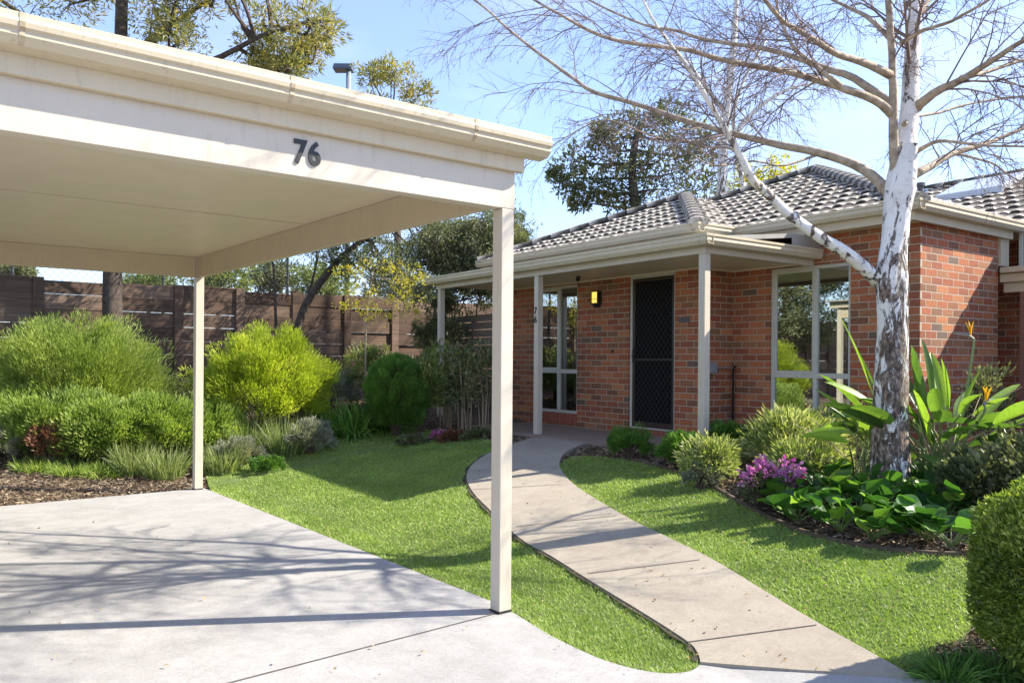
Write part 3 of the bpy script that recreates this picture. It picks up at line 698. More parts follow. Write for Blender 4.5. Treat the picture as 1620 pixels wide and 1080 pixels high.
text_part(ho, "7", (XPF - .0495, YP1 + .006, 2.16), 0.13, (R(90), 0, R(-90)), black, "post_number", bold=0.012, ext=.003)
text_part(ho, "6", (XPF - .0495, YP1 + .006, 2.035), 0.13, (R(90), 0, R(-90)), black, "post_number", bold=0.012, ext=.003)
ho.part("doorbell", G().box(XD - .012, XD, 8.83, 8.87, 1.63, 1.68), black, bevel=0.003)
ho.part("soffit_sensor", G().tube([(7.6, 9.05, 2.735), (7.6, 9.05, 2.70)], 0.035, 12).tube([(7.6, 9.05, 2.70), (7.58, 9.05, 2.67)], 0.028, 12), black)
ho.part("wall_vent", G().box(XD - .004, XD + .01, 7.36, 7.56, 2.03, 2.10), simple("vent_grey_clay", (0.14, 0.13, 0.13), (0.07, 0.07, 0.07), 40, 0.8, 0.4))
# tap pipe in the inner corner
pg = G().tube([(XW - .05, YI - .06, 0.45), (XW - .05, YI - .06, 1.42), (XW - .05, YI - .10, 1.45), (XW - .12, YI - .14, 1.45)], 0.014, 8)
ho.part("downpipe", pg, black, smooth=True)
ho.part("gas_box", G().box(XW - .60, XW - .40, YI - .09, YI - .001, 1.36, 1.50).tube([(XW - .4, YI - .05, 1.43), (XW - .06, YI - .05, 1.43)], 0.012, 6), simple("meter_grey", (0.32, 0.32, 0.32), (0.2, 0.2, 0.2), 10, 0.4, 0.1), bevel=0.006)

# clerestory panel, side porch of the right wing
ho.part("corner_block", G().box(10.585, 10.80, YC - .03, YC + .09, 2.70, 3.15), cream, bevel=0.004)
ho.part("wing_wall", G().box(11.35, 11.46, -1.4, YC + .4, 0.2, 3.1), brickX)
cf = G(); x_ = 10.92
for a_, b_ in ((YC - .13, YC - .09), (YC - 1.2, YC - 1.16), (1.0, 1.04)): cf.box(x_, x_ + .05, a_, b_, 2.69, 3.2)
cf.box(x_ + .001, x_ + .049, 1.04, YC - .02, 2.68, 2.72)
cw = ho.part("clerestory_window", cf, winframe)
ho.part("pane", G().box(x_ + .02, x_ + .025, 1.04, YC - .13, 2.72, 3.2), glassm, cw)
ho.part("side_porch_fascia", G().box(10.60, 10.64, -1.4, YC - .01, 2.50, 2.60), cream, bevel=0.003)
ho.part("side_porch_gutter", G().box(10.52, 10.66, -1.4, YC - .04, 2.605, 2.675), gutterm, bevel=0.012)
ho.part("side_porch_beam", G().box(10.68, 10.75, -1.4, YC - .02, 2.38, 2.50), cream, bevel=0.003)
ho.part("side_porch_roof", G().box(10.665, 11.34, -1.4, YC - .02, 2.62, 2.66), tin)
for y_ in (4.36, 1.2): ho.part("side_porch_post", G().box(10.68, 10.77, y_, y_ + .09, 0.3, 2.38), brown_wood, bevel=0.004)
ho.part("timber_panel", G().box(11.0, 11.04, 3.9, 4.12, 0.3, 2.36), brown_wood)
ho.part("wing_fascia", G().box(10.96, 10.99, -1.4, 3.4, 3.0, 3.2), cream)

# wall lamp
p = HP(XD - .001, 9.17, 2.40)
lm = Thing("wall_lamp", "small square wall lamp with a lit yellow glass on the brick between window and door", "lamp", (XD, 9.17, 2.38), rot=HR)
lm.part("lamp_housing", G().box(XD - .022, XD - .001, 9.095, 9.245, 2.34, 2.555).box(XD - .09, XD - .022, 9.10, 9.24, 2.54, 2.555).box(XD - .09, XD - .022, 9.10, 9.24, 2.35, 2.375).box(XD - .09, XD - .022, 9.10, 9.11, 2.376, 2.539).box(XD - .09, XD - .022, 9.23, 9.24, 2.376, 2.539).prism([(XD - .07, 2.35), (XD - .022, 2.35), (XD - .022, 2.31), (XD - .05, 2.31)], 'y', 9.125, 9.215), black, bevel=0.003)
m, n, b = mat_new("lit_lamp_glass"); b.inputs['Base Color'].default_value = (0.8, 0.6, 0.2, 1); b.inputs['Emission Color'].default_value = (1.0, 0.60, 0.10, 1); b.inputs['Emission Strength'].default_value = 0.5
lm.part("lamp_glass", G().box(XD - .085, XD - .0225, 9.1105, 9.2295, 2.376, 2.539), m, bevel=0.006)
lm.part("lamp_bar", G().box(XD - .091, XD - .087, 9.1105, 9.2295, 2.43, 2.436), black)

# ---------------------------------------------------------------- fences and light pole
fence_m = None
def plank_mat():
    m, n, b = mat_new("dark_sleeper_timber"); a = nd(n, "ShaderNodeAttribute", attribute_name="rnd")
    c = ramp(n, a.outputs['Fac'], [(0, (0.095, 0.058, 0.038)), (0.5, (0.145, 0.09, 0.06)), (1, (0.21, 0.14, 0.098))])
    c = mix(n, 1.0, c, ramp(n, noise(n, 12, 8, 0.7, mapped(n, (0.12, 1, 2.5))), [(0.3, (0.45, 0.43, 0.41)), (0.7, (1.4, 1.4, 1.4))]), 'MULTIPLY')
    n.links.new(c, b.inputs['Base Color']); b.inputs['Roughness'].default_value = 0.85; bump(n, b, noise(n, 20, 6, 0.7, mapped(n, (0.15, 1, 3))), 0.5, 0.01); return m
fence_m = plank_mat()
FY = 15.2
fn = Thing("timber_fence", "long dark brown fence of horizontal sleepers behind the shrubs", "fence", (1.95, FY, 0.5))
post_x = [-6.85 + 1.1 * i for i in range(20)]
for i, x in enumerate(post_x[:-1]):
    G_ = G(); zt = 2.80 + 0.03 * math.sin(i * 2.1) 
    z = 0.35
    while z < zt - .02:
        z2 = min(z + 0.245, zt); G_.box(x + .075, x + 1.1 - .075, FY + rng.normal(0, .012), FY + .05, z + .0012 + .006 * (rng.random() < .2), z2 - .001); z = z2
    fn.part("sleeper_panel", G_, fence_m)
for i, x in enumerate(post_x):
    fn.part("fence_post", G().box(x - .08, x + .08, FY - .035, FY + .09, 0.35, 2.82 + 0.03 * (i % 3 == 0)), fence_m, bevel=0.006)
sg = Thing("side_gate", "grey brown timber side fence closing the gap left of the house", "fence", (8.35, 12.2, 0.5), rot=HR)
G_ = G(); z = 0.5
while z < 2.25: G_.box(8.35, 8.375, 11.63, 14.6, z, z + .13); z += .145
sg.part("slats", G_, simple("weathered_grey_timber", (0.26, 0.20, 0.155), (0.17, 0.125, 0.10), 14, 0.85, 0.3))
sg.part("gate_post", G().box(8.376, 8.45, 13.05, 13.14, .4, 2.3), fence_m); sg.part("gate_post", G().box(8.376, 8.45, 11.66, 11.75, .4, 2.3), fence_m)

wire = simple("galvanised_dark_wire", (0.05, 0.055, 0.05), (0.03, 0.035, 0.03), 8, 0.5, 0)
cf_ = Thing("chain_link_fence", "tall dark chain link court fence rising behind the timber fence", "fence", (5, 17.2, 0.9))
CYF, cz0, cz1 = 17.2, 1.2, 4.3
G_ = G(); st = 0.14
for sgn in (1, -1):
    for k in np.arange(0, int((24 + 3.1) / st)):
        xa = -6 + k * st - (3.1 if sgn > 0 else 0)
        G_.tube([(xa, CYF, cz0), (xa + sgn * 3.1 if sgn > 0 else xa - 3.1, CYF + .006 * sgn, cz1)], 0.0032, 3, cap=False)
cf_.part("wire_mesh", G_, wire)
for x in np.arange(-6, 20, 2.6): cf_.part("fence_post", G().tube([(x, CYF + .03, .5), (x, CYF + .03, cz1 + .05)], 0.03, 8), wire)
cf_.part("top_rail", G().tube([(-6, CYF + .03, cz1), (19, CYF + .03, cz1)], 0.02, 6), wire)
lp = at(549, 470, 25.0)
fl = Thing("flood_light_pole", "tall grey steel pole with a flat floodlight head beyond the fences", "light pole", (lp[0], lp[1], 0.9))
top = at(552, 112, 25.0)
fl.part("pole", G().tube([(lp[0], lp[1], .9), (lp[0], lp[1], top[2])], [0.10, 0.075], 10), simple("pole_steel", (0.25, 0.28, 0.31), (0.2, 0.22, 0.25), 3, 0.4, 0), smooth=True)
hd = G(); dx = RGT
c0 = np.array([lp[0], lp[1], top[2]]); r3 = np.array([RGT[0], RGT[1], 0]); f3 = np.array([FWD[0], FWD[1], 0]); u3 = np.array([0, 0, 1.0])
V = [c0 + r3 * a_ + f3 * b_ + u3 * z_ for z_, (s0, s1) in ((0.0, (-.46, .12)), (.16, (-.42, .16))) for a_, b_ in ((s0, -.2), (s1, -.2), (s1, .25), (s0, .25))]
hd.add(V, [(0, 3, 2, 1), (4, 5, 6, 7), (0, 1, 5, 4), (1, 2, 6, 5), (2, 3, 7, 6), (3, 0, 4, 7)])
fl.part("lamp_head", hd, simple("lamp_head_grey", (0.10, 0.13, 0.17), (0.07, 0.09, 0.12), 4, 0.4, 0), bevel=0.02)

# ---------------------------------------------------------------- foliage builders
def leaf_quads(C, D, L, W, fold=0.25, rnd=None):
    n = len(C); D = D / (np.linalg.norm(D, axis=1)[:, None] + 1e-9)
    S = np.cross(D, rng.normal(size=(n, 3))); S /= np.linalg.norm(S, axis=1)[:, None] + 1e-9
    N = np.cross(S, D); L = np.broadcast_to(L, (n,))[:, None]; W = np.broadcast_to(W, (n,))[:, None]
    m = C + D * L * 0.45 + N * W * fold
    V = np.stack([C, m - S * W / 2, C + D * L - N * L * 0.08, m + S * W / 2], 1).reshape(-1, 3)
    F = np.arange(n)[:, None] * 4 + np.arange(4)[None]
    r = rng.random(n) if rnd is None else rnd
    return V, F, np.repeat(r, 4)

def rdir(n, zmin=-1.0):
    z = zmin + (1 - zmin) * rng.random(n); a = rng.random(n) * 2 * math.pi; q = np.sqrt(np.maximum(1 - z * z, 0)); return np.stack([q * np.cos(a), q * np.sin(a), z], -1)

def crown(center, rad, n_clump, per, leafL, leafW, clump_r=0.22, up=0.5, zmin=-0.35, spread=0.6, shell=0.55, fold=0.2, out=1.0, cr=None, lump=1.0):
    """leaves gathered in uneven clumps over an ellipsoid"""
    center = np.asarray(center, float); rad = np.asarray(rad, float)
    dirs = rdir(n_clump, zmin); f = shell + (1 - shell) * rng.random(n_clump) ** 0.5
    f *= (1 + lump * 0.20 * np.sin(dirs[:, 0] * 6 + center[0] * 9) * np.sin(dirs[:, 1] * 5 + dirs[:, 2] * 6 + center[1] * 7)) * (1 + lump * rng.normal(0, .05, n_clump))
    cc = center + dirs * rad * f[:, None]
    cs = np.repeat(cc, per, 0); dd = np.repeat(dirs, per, 0); n = len(cs)
    crs = (clump_r * rad.mean() if cr is None else cr) * np.repeat(rng.uniform(.55, 1.4, n_clump), per)
    o = rng.normal(size=(n, 3)); o /= np.linalg.norm(o, axis=1)[:, None]; o *= (crs * rng.random(n) ** 0.45)[:, None]
    P = cs + o; D = o / crs[:, None] * spread + dd * out + rng.normal(size=(n, 3)) * 0.35; D[:, 2] += up
    L = leafL * (0.65 + 0.7 * rng.random(n)); W = leafW * (0.7 + 0.6 * rng.random(n))
    rn = np.clip(np.repeat(rng.random(n_clump) * 0.5, per) + rng.random(n) * 0.6, 0, 1)
    return leaf_quads(P, D, L, W, fold, rn)

def stems(G_, base, center, rad, k, r0):
    base = np.asarray(base, float); center = np.asarray(center, float)
    for _ in range(k):
        d = rdir(1, 0.0)[0]; e_ = center + d * np.asarray(rad) * (0.6 + 0.25 * rng.random()); m_ = base * 0.5 + e_ * 0.5 + rng.normal(0, 0.04, 3) + np.array([0, 0, 0.08])
        G_.tube(smooth_line([base + rng.normal(0, .03, 3) * [1, 1, 0], m_, e_], 3), np.linspace(r0, r0 * 0.3, 7), 5)

twig_m = simple("shrub_twigs", (0.13, 0.09, 0.06), (0.07, 0.05, 0.035), 15, 0.9, 0.2)
bark_grey = simple("grey_brown_bark", (0.20, 0.165, 0.13), (0.075, 0.058, 0.045), 9, 0.95, 0.9, 0.03)
def shrub(name, label, base, rad, cz, mat, n_clump, per, L, W, group=None, nst=10, cat="shrub", **kw):
    base = np.asarray(base, float); c = base + np.array([0, 0, cz]); t = Thing(name, label, cat, base, group)
    V, F, r = crown(c, rad, n_clump, per, L, W, **kw); ok = np.repeat(V.reshape(-1, 4, 3)[:, :, 2].min(1) > base[2] - .02, 4)
    t.part("foliage", G().add(V, F, r), mat); s = G(); stems(s, base, c, rad, nst, 0.014); t.part("stem", s, twig_m); return t

lime = leafmat("lime_green_leaf", [(0.14, 0.20, 0.03), (0.28, 0.36, 0.04), (0.42, 0.49, 0.06), (0.55, 0.57, 0.11)], 0.4)
fresh = leafmat("fresh_green_needle", [(0.08, 0.13, 0.03), (0.19, 0.26, 0.06), (0.32, 0.40, 0.11), (0.46, 0.52, 0.20)], 0.35)
midg = leafmat("mid_green_needle", [(0.09, 0.15, 0.03), (0.19, 0.28, 0.06), (0.32, 0.42, 0.11), (0.48, 0.54, 0.22)], 0.35)
deep = leafmat("deep_green_leaf", [(0.045, 0.11, 0.022), (0.08, 0.18, 0.035), (0.13, 0.26, 0.05), (0.22, 0.37, 0.09)], 0.25)
strap_m = leafmat("strap_leaf_green", [(0.05, 0.13, 0.02), (0.10, 0.21, 0.035), (0.16, 0.30, 0.06), (0.26, 0.38, 0.10)], 0.3)
sage = leafmat("grey_green_blades", [(0.13, 0.17, 0.07), (0.20, 0.26, 0.10), (0.29, 0.36, 0.14), (0.40, 0.44, 0.24)], 0.3)
greyl = leafmat("silver_grey_leaf", [(0.13, 0.14, 0.11), (0.22, 0.23, 0.19), (0.33, 0.34, 0.29), (0.45, 0.45, 0.40)], 0.2)
dark_tuft = leafmat("dark_tuft_blades", [(0.02, 0.06, 0.012), (0.04, 0.10, 0.02), (0.07, 0.15, 0.03), (0.12, 0.21, 0.05)], 0.25)
olive = leafmat("olive_tree_leaf", [(0.045, 0.06, 0.028), (0.10, 0.12, 0.06), (0.18, 0.20, 0.11), (0.36, 0.36, 0.22)], 0.25)
gumleaf = leafmat("gum_leaf", [(0.10, 0.12, 0.05), (0.20, 0.21, 0.08), (0.34, 0.31, 0.11), (0.52, 0.40, 0.14)], 0.35)
paleg = leafmat("pale_tree_leaf", [(0.09, 0.13, 0.05), (0.15, 0.20, 0.08), (0.24, 0.28, 0.11), (0.33, 0.34, 0.14)], 0.35)
gold = leafmat("golden_leaf", [(0.26, 0.26, 0.03), (0.38, 0.36, 0.04), (0.50, 0.45, 0.06), (0.50, 0.36, 0.10)], 0.45)
varieg = leafmat("cream_edged_leaf", [(0.09, 0.14, 0.04), (0.20, 0.26, 0.08), (0.42, 0.46, 0.20), (0.66, 0.66, 0.42)], 0.3)
hedge_m = leafmat("hedge_leaf", [(0.08, 0.12, 0.025), (0.15, 0.22, 0.04), (0.28, 0.36, 0.07), (0.54, 0.57, 0.18)], 0.3, 0.3)
magenta = leafmat("magenta_petal", [(0.42, 0.05, 0.28), (0.56, 0.12, 0.42), (0.68, 0.28, 0.56), (0.80, 0.55, 0.72)], 0.35, 0.5, (1.2, 0.7, 1.2))
redbr = leafmat("dry_red_brown_leaf", [(0.12, 0.05, 0.035), (0.20, 0.09, 0.06), (0.28, 0.14, 0.10)], 0.2)
yellow = leafmat("yellow_petal", [(0.75, 0.42, 0.02), (0.85, 0.55, 0.03)], 0.3, 0.4, (1.2, 1.1, 0.5))
paddle_m = leafmat("paddle_leaf", [(0.055, 0.11, 0.03), (0.10, 0.19, 0.045), (0.20, 0.33, 0.06), (0.30, 0.45, 0.08)], 0.35, 0.35)
round_m = leafmat("round_leaf", [(0.035, 0.10, 0.025), (0.06, 0.16, 0.035), (0.11, 0.24, 0.045), (0.28, 0.44, 0.08)], 0.35, 0.40)

def tuft(name, label, base, n, L, W, lean, mat, droop=0.5, spread=0.08, group=None, cat="plant", seg=5, up=1.0):
    base = np.asarray(base, float); n = int(n); a = rng.random(n) * 6.283; q = rng.random(n) ** 0.5
    B = base + np.stack([np.cos(a) * q * spread, np.sin(a) * q * spread, np.zeros(n)], -1); B[:, 2] = g(B[:, 0], B[:, 1]) - .04
    ln = lean * (0.2 + 0.9 * rng.random(n)); a2 = a + rng.normal(0, .6, n)
    D = np.stack([np.cos(a2) * ln, np.sin(a2) * ln, np.full(n, up)], -1)
    Lr = L * (0.6 + 0.5 * rng.random(n)); dr = droop * (0.4 + 0.9 * rng.random(n)) * (0.3 + ln)
    V, F, r = blades(B, Lr, W * (0.7 + 0.6 * rng.random(n)), 0, seg, dr, None, D=D, taper=2.0)
    return single(name, G().add(V, F, r), mat, label, cat, group, base)

def gz(px, py, dz=0): return gp(px, py)
def on(px, d):
    hh, v = ray(px, HZ); x, y = hh * d; return np.array([x, y, float(g(x, y)) - 0.03])

# ---------------------------------------------------------------- back bed, left to right
shrub("feathery_shrub", "big rounded light green feathery shrub in front of the fence at the left", on(128, 11.8), (1.12, 0.95, 0.85), 0.80, fresh, 360, 190, 0.070, 0.011, clump_r=0.22, up=0.9, zmin=-0.5, spread=0.4, nst=30)
shrub("lime_shrub", "dense dome of lime yellow fine foliage right of the rear carport post", on(424, 12.2), (0.88, 0.80, 0.78), 0.72, lime, 320, 170, 0.070, 0.012, clump_r=0.2, up=0.9, zmin=-0.45, spread=0.4, nst=30)
shrub("lime_shrub", "lime yellow fine shrub only just showing at the left border above the low row", on(-165, 11.2), (1.25, 1.0, 0.95), 0.75, lime, 260, 110, 0.10, 0.015, clump_r=0.22, up=0.8)
for k, (px, d_, rx, cz_) in enumerate([(20, 10.9, .62, .36), (100, 10.7, .68, .42), (175, 10.6, .62, .40), (250, 10.9, .70, .40), (330, 11.3, .55, .30)]):
    lab = ["low spreading green shrub at the left border, first of the low row", "low spreading green shrub second in the row above the brown dead patch", "low spreading green shrub in the middle of the low row", "low spreading green shrub just left of the rear carport post", "low spreading green shrub just right of the rear carport post"][k]
    shrub("low_shrub", lab, on(px, d_), (rx, .5, .40), cz_, midg, 140, 120, 0.065, 0.017, group="row of low green shrubs behind the drive", clump_r=0.26, up=0.7, zmin=-0.5, spread=0.5)
shrub("dead_shrub", "small patch of dry red brown foliage among the low green shrubs", on(78, 10.15), (0.22, 0.16, 0.22), 0.27, redbr, 40, 40, 0.05, 0.02, clump_r=.3)
shrub("grey_shrub", "twiggy silver grey shrub at the left border beside the drive", on(-12, 10.15), (0.30, 0.30, 0.22), 0.20, greyl, 60, 70, 0.07, 0.008, up=.6)
for k, (px, d_, nn, L_, lab) in enumerate([(66, 10.05, 380, .24, "low mat of fine green grass left of the drive edge"), (120, 9.98, 420, .24, "low mat of fine green grass beside the drive in the middle of its row"), (165, 10.0, 320, .22, "low mat of fine green grass right of the brown dead patch")]):
    tuft("low_grass_clump", lab, on(px, d_), nn * 2, L_, .010, 1.1, midg, .5, .28, "low grass clumps along the back of the drive")
for k, (px, d_, nn, L_, mt, lab) in enumerate([(215, 10.1, 420, .55, sage, "arching pale green strappy clump left of the rear carport post"), (262, 10.05, 420, .52, sage, "arching pale green strappy clump close to the rear carport post"), (352, 10.4, 420, .55, sage, "arching strappy clump between the post and the lawn"),
                                      (395, 11.2, 520, .72, sage, "tall grey green grass in front of the lime shrub, left of two"), (455, 11.1, 520, .72, sage, "tall grey green grass in front of the lime shrub, right of two")]):
    tuft("strappy_grass", lab, on(px, d_), nn, L_, .010, .55, mt, .55, .22, "strappy grass clumps in the back bed")
shrub("grey_shrub", "small silver grey shrub beside the lawn below the lime shrub", on(492, 11.1), (0.32, 0.28, 0.24), 0.22, greyl, 70, 60, 0.05, 0.012, up=.5)
shrub("grey_shrub", "small silver grey shrub between strappy grass clumps", on(378, 10.7), (0.30, 0.26, 0.18), 0.16, greyl, 60, 60, 0.05, 0.012, up=.5)
shrub("small_green_shrub", "tiny clipped mid green shrub at the lawn edge", on(424, 10.35), (0.22, 0.2, 0.11), 0.08, deep, 60, 60, 0.035, 0.012, up=.7)
for k, (px, d_, lab) in enumerate([(528, 12.2, "broad strappy green clump left of three at the back of the lawn"), (560, 12.0, "broad strappy green clump in the middle of three at the back of the lawn"), (590, 12.3, "broad strappy green clump against the dark rounded bush")]):
    tuft("agapanthus_clump", lab, on(px, d_), 260, .75, .034, .8, strap_m, .8, .22, "broad strappy clumps at the back of the lawn", seg=6)
shrub("rounded_bush", "dark green rounded bush with fine upright foliage at the back of the lawn", on(628, 11.9), (0.44, 0.42, 0.56), 0.60, deep, 320, 150, 0.055, 0.010, clump_r=0.15, up=1.2, zmin=-0.75, spread=0.3, nst=20, lump=.2, shell=.75)
shrub("loose_shrub", "loose light green shrub with yellow touched leaves beside the dark bush", on(668, 12.0), (0.30, 0.34, 0.48), 0.55, paleg, 70, 36, 0.07, 0.032, clump_r=0.3)
for k, (px, d_, rz, lab) in enumerate([(702, 12.3, .5, "leafy rose-like shrub in front of the left porch post"), (735, 12.0, .55, "tall leafy shrub with bare canes between porch post and carport post"), (768, 11.9, .5, "leafy shrub with bare canes beside the near carport post")]):
    b0 = on(px, d_); t = Thing("cane_shrub", lab, "shrub", b0, "cane shrubs beside the porch")
    V, F, r = crown(b0 + [0, 0, .75], (.30, .30, rz), 60, 20, .065, .03, clump_r=.3, zmin=-.7); t.part("foliage", G().add(V, F, r), olive if k else paleg)
    s = G()
    for _ in range(9):
        a_ = rng.random() * 6.28; q_ = rng.random() * .16; tt = b0 + [math.cos(a_) * (q_ + .12), math.sin(a_) * (q_ + .12), .95 + .3 * rng.random()]
        s.tube([b0 + [math.cos(a_) * q_, math.sin(a_) * q_, 0], (b0 + tt) / 2 + rng.normal(0, .02, 3), tt], [.009, .008, .004], 5)
    t.part("cane", s, simple("pale_cane", (0.36, 0.28, 0.19), (0.24, 0.17, 0.11), 12, .7, .1))
    for _ in range(5):
        c_ = b0 + [0, 0, 1.05] + rng.normal(0, .12, 3); fl_ = crown(c_, (.02, .02, .02), 2, 6, .03, .02, cr=.012); t.part("flower", G().add(*fl_), gold)
shrub("purple_flower_clump", "tiny magenta flower clump at the foot of the left porch post", on(697, 11.35), (0.12, 0.10, 0.08), 0.07, magenta, 30, 22, 0.03, 0.02, cat="flower")
for k, px in enumerate((655, 720, 760)):
    shrub("ground_plant", ["low dark ground plant at the lawn edge under the loose shrub", "low dark ground plant at the lawn edge right of the magenta flowers", "low dark ground plant next to the near carport post"][k], on(px, 11.3 - .02 * k), (0.26, 0.14, 0.08), 0.05, [olive, redbr, olive][k], 50, 30, 0.04, 0.018, cat="plant")
# tiny border plants to fill the back of the bed
for k, (px, d_, rx, rz, mt, lab) in enumerate([(285, 13.4, .6, .35, olive, "dull olive shrub against the fence right of the feathery shrub"), (590, 14.0, .5, .55, paleg, "pale green shrub behind the strappy clumps"), (520, 13.6, .55, .35, greyl, "greyish shrub at the foot of the fence right of the lime shrub"), (700, 14.2, .6, .6, paleg, "pale leafy shrub behind the porch post")]):
    shrub("back_shrub", lab, on(px, d_), (rx, .4, rz), rz * .9, mt, 80, 60, 0.06, 0.02)

# ---------------------------------------------------------------- the birch
def birch_bark():
    m, n, b = mat_new("birch_bark")
    c = nd(n, "ShaderNodeTexCoord"); s = nd(n, "ShaderNodeSeparateXYZ"); n.links.new(c.outputs['Object'], s.inputs[0])
    base = ramp(n, noise(n, 7, 6, 0.6), [(0.3, (0.62, 0.56, 0.48)), (0.5, (0.82, 0.79, 0.73)), (0.8, (0.88, 0.86, 0.82))])
    len_ = noise(n, 10, 5, 0.7, mapped(n, (1.0, 1.0, 7.0))); base = mix(n, ramp(n, len_, [(0.60, (0, 0, 0)), (0.68, (0.7, 0.7, 0.7))]), base, (0.22, 0.17, 0.13))
    # dark cracked diamonds, more of them towards the old wood at the foot
    cr = noise(n, 8.5, 10, 0.72, mapped(n, (1, 1, 0.42)), 1.2)
    hgt = nd(n, "ShaderNodeMapRange"); hgt.inputs[1].default_value = 0.1; hgt.inputs[2].default_value = 2.6; hgt.inputs[3].default_value = 0.13; hgt.inputs[4].default_value = -0.02
    n.links.new(s.outputs[2], hgt.inputs[0])
    k = math_(n, 'ADD', cr, hgt.outputs[0]); k = ramp(n, k, [(0.545, (0, 0, 0)), (0.565, (1, 1, 1))])
    dk = ramp(n, noise(n, 34, 8, 0.8, mapped(n, (1, 1, 0.5))), [(0.38, (0.018, 0.014, 0.012)), (0.50, (0.13, 0.09, 0.065)), (0.64, (0.50, 0.40, 0.32))])
    n.links.new(mix(n, k, base, dk), b.inputs['Base Color']); b.inputs['Roughness'].default_value = 0.8
    h = math_(n, 'ADD', math_(n, 'MULTIPLY', k, -0.6), math_(n, 'MULTIPLY', noise(n, 50, 5, 0.7, mapped(n, (1, 1, 0.4))), 0.6)); bump(n, b, h, 0.9, 0.02); return m
def limb_bark():
    m, n, b = mat_new("limb_bark")
    c = ramp(n, noise(n, 11, 6, 0.7), [(0.28, (0.13, 0.09, 0.065)), (0.45, (0.34, 0.26, 0.18)), (0.62, (0.50, 0.41, 0.30)), (0.8, (0.62, 0.57, 0.48))])
    n.links.new(c, b.inputs['Base Color']); b.inputs['Roughness'].default_value = 0.8; bump(n, b, noise(n, 45, 5), 0.5, 0.008); return m
bbark, lbark = birch_bark(), limb_bark()
twm = simple("dark_birch_twig", (0.25, 0.18, 0.15), (0.14, 0.10, 0.085), 12, 0.8, 0)
tb = gp(1412, 785); D0 = dep(tb)
bt = Thing("birch_tree", "tall bare birch with white and dark cracked bark standing in the flower bed", "tree", tb + [0, 0, -.05])
def PL(L, d0=0.0, d1=0.0, k=3):
    P = np.array([at(x, y, D0 + d0 + (d1 - d0) * (i / max(1, len(L) - 1))) for i, (x, y) in enumerate(L)]); return np.array(smooth_line(P, k))
def taper(P, r0, r1, pw=1.0): t = np.linspace(0, 1, len(P)) ** pw; return r0 + (r1 - r0) * t
TR = [(1412, 800), (1411, 770), (1409, 700), (1409, 640), (1411, 560), (1412, 500), (1408, 440), (1413, 390), (1418, 340), (1424, 300), (1429, 262), (1434, 230)]
P = PL(TR); P[0][2] -= 0.15
wpx = np.interp(np.linspace(0, 1, len(P)), np.linspace(0, 1, len(TR)), [76, 62, 56, 52, 47, 45, 48, 39, 40, 46, 39, 33]); rad = wpx / 2 * D0 / FPX
# a slightly irregular round trunk
G_ = G(); n_ = 28; a_ = np.linspace(0, 2 * math.pi, n_, endpoint=False); Pd = np.array([np.interp(np.linspace(0, 1, 90), np.linspace(0, 1, len(P)), P[:, q]) for q in range(3)]).T; rd = np.interp(np.linspace(0, 1, 90), np.linspace(0, 1, len(P)), rad)
V = []
for q in range(90):
    z = Pd[q][2]; rr = rd[q] * (1 + 0.05 * np.sin(a_ * 3 + z * 2.1) + 0.035 * np.sin(a_ * 5 - z * 5.0) + 0.02 * np.sin(a_ * 9 + z * 17) + (0.10 * np.maximum(0, 1 - q / 8) * np.sin(a_ * 5 + 1)))
    V.append(np.stack([Pd[q][0] + rr * np.cos(a_), Pd[q][1] + rr * np.sin(a_), np.full(n_, z)], -1))
i = np.arange(89)[:, None] * n_; j = np.arange(n_)[None]
G_.add(np.concatenate(V), np.stack([i + j, i + (j + 1) % n_, i + n_ + (j + 1) % n_, i + n_ + j], -1).reshape(-1, 4))
bt.part("trunk", G_, bbark, smooth=True)
TW = G(); CAT = []
def twig(p, d, L, r, lvl, G_=None):
    G_ = G_ or TW
    k = 4 if lvl > 1 else 3; P_ = [p]; d = d / np.linalg.norm(d); q = p
    for s_ in range(k):
        d = d + rng.normal(0, 0.16, 3) + np.array([0, 0, -0.09 if lvl < 3 else -0.03 + 0.06 * (lvl == 3)]); d /= np.linalg.norm(d); q = q + d * L / k; P_.append(q)
    P_ = np.array(P_); G_.tube(P_, np.linspace(r, r * 0.35, k + 1), 3 if lvl < 3 else 5, cap=False)
    if lvl == 0:
        if rng.random() < 0.35: CAT.append(P_[-1])
        return
    nn = {3: int(5 + L * 6), 2: int(3 + L * 7), 1: 3}[lvl]
    for t in rng.uniform(0.12, 1.0, nn):
        i0 = min(int(t * k), k - 1); pt = P_[i0] + (P_[i0 + 1] - P_[i0]) * (t * k - i0); tg = P_[i0 + 1] - P_[i0]; tg /= np.linalg.norm(tg)
        o = np.cross(tg, rng.normal(size=3)); o /= np.linalg.norm(o); nd_ = tg * 0.75 + o * 0.62
        twig(pt, nd_, L * (0.30 + 0.28 * rng.random()) * (1.1 - 0.5 * t) , max(r * 0.5, 0.0016), lvl - 1, G_)
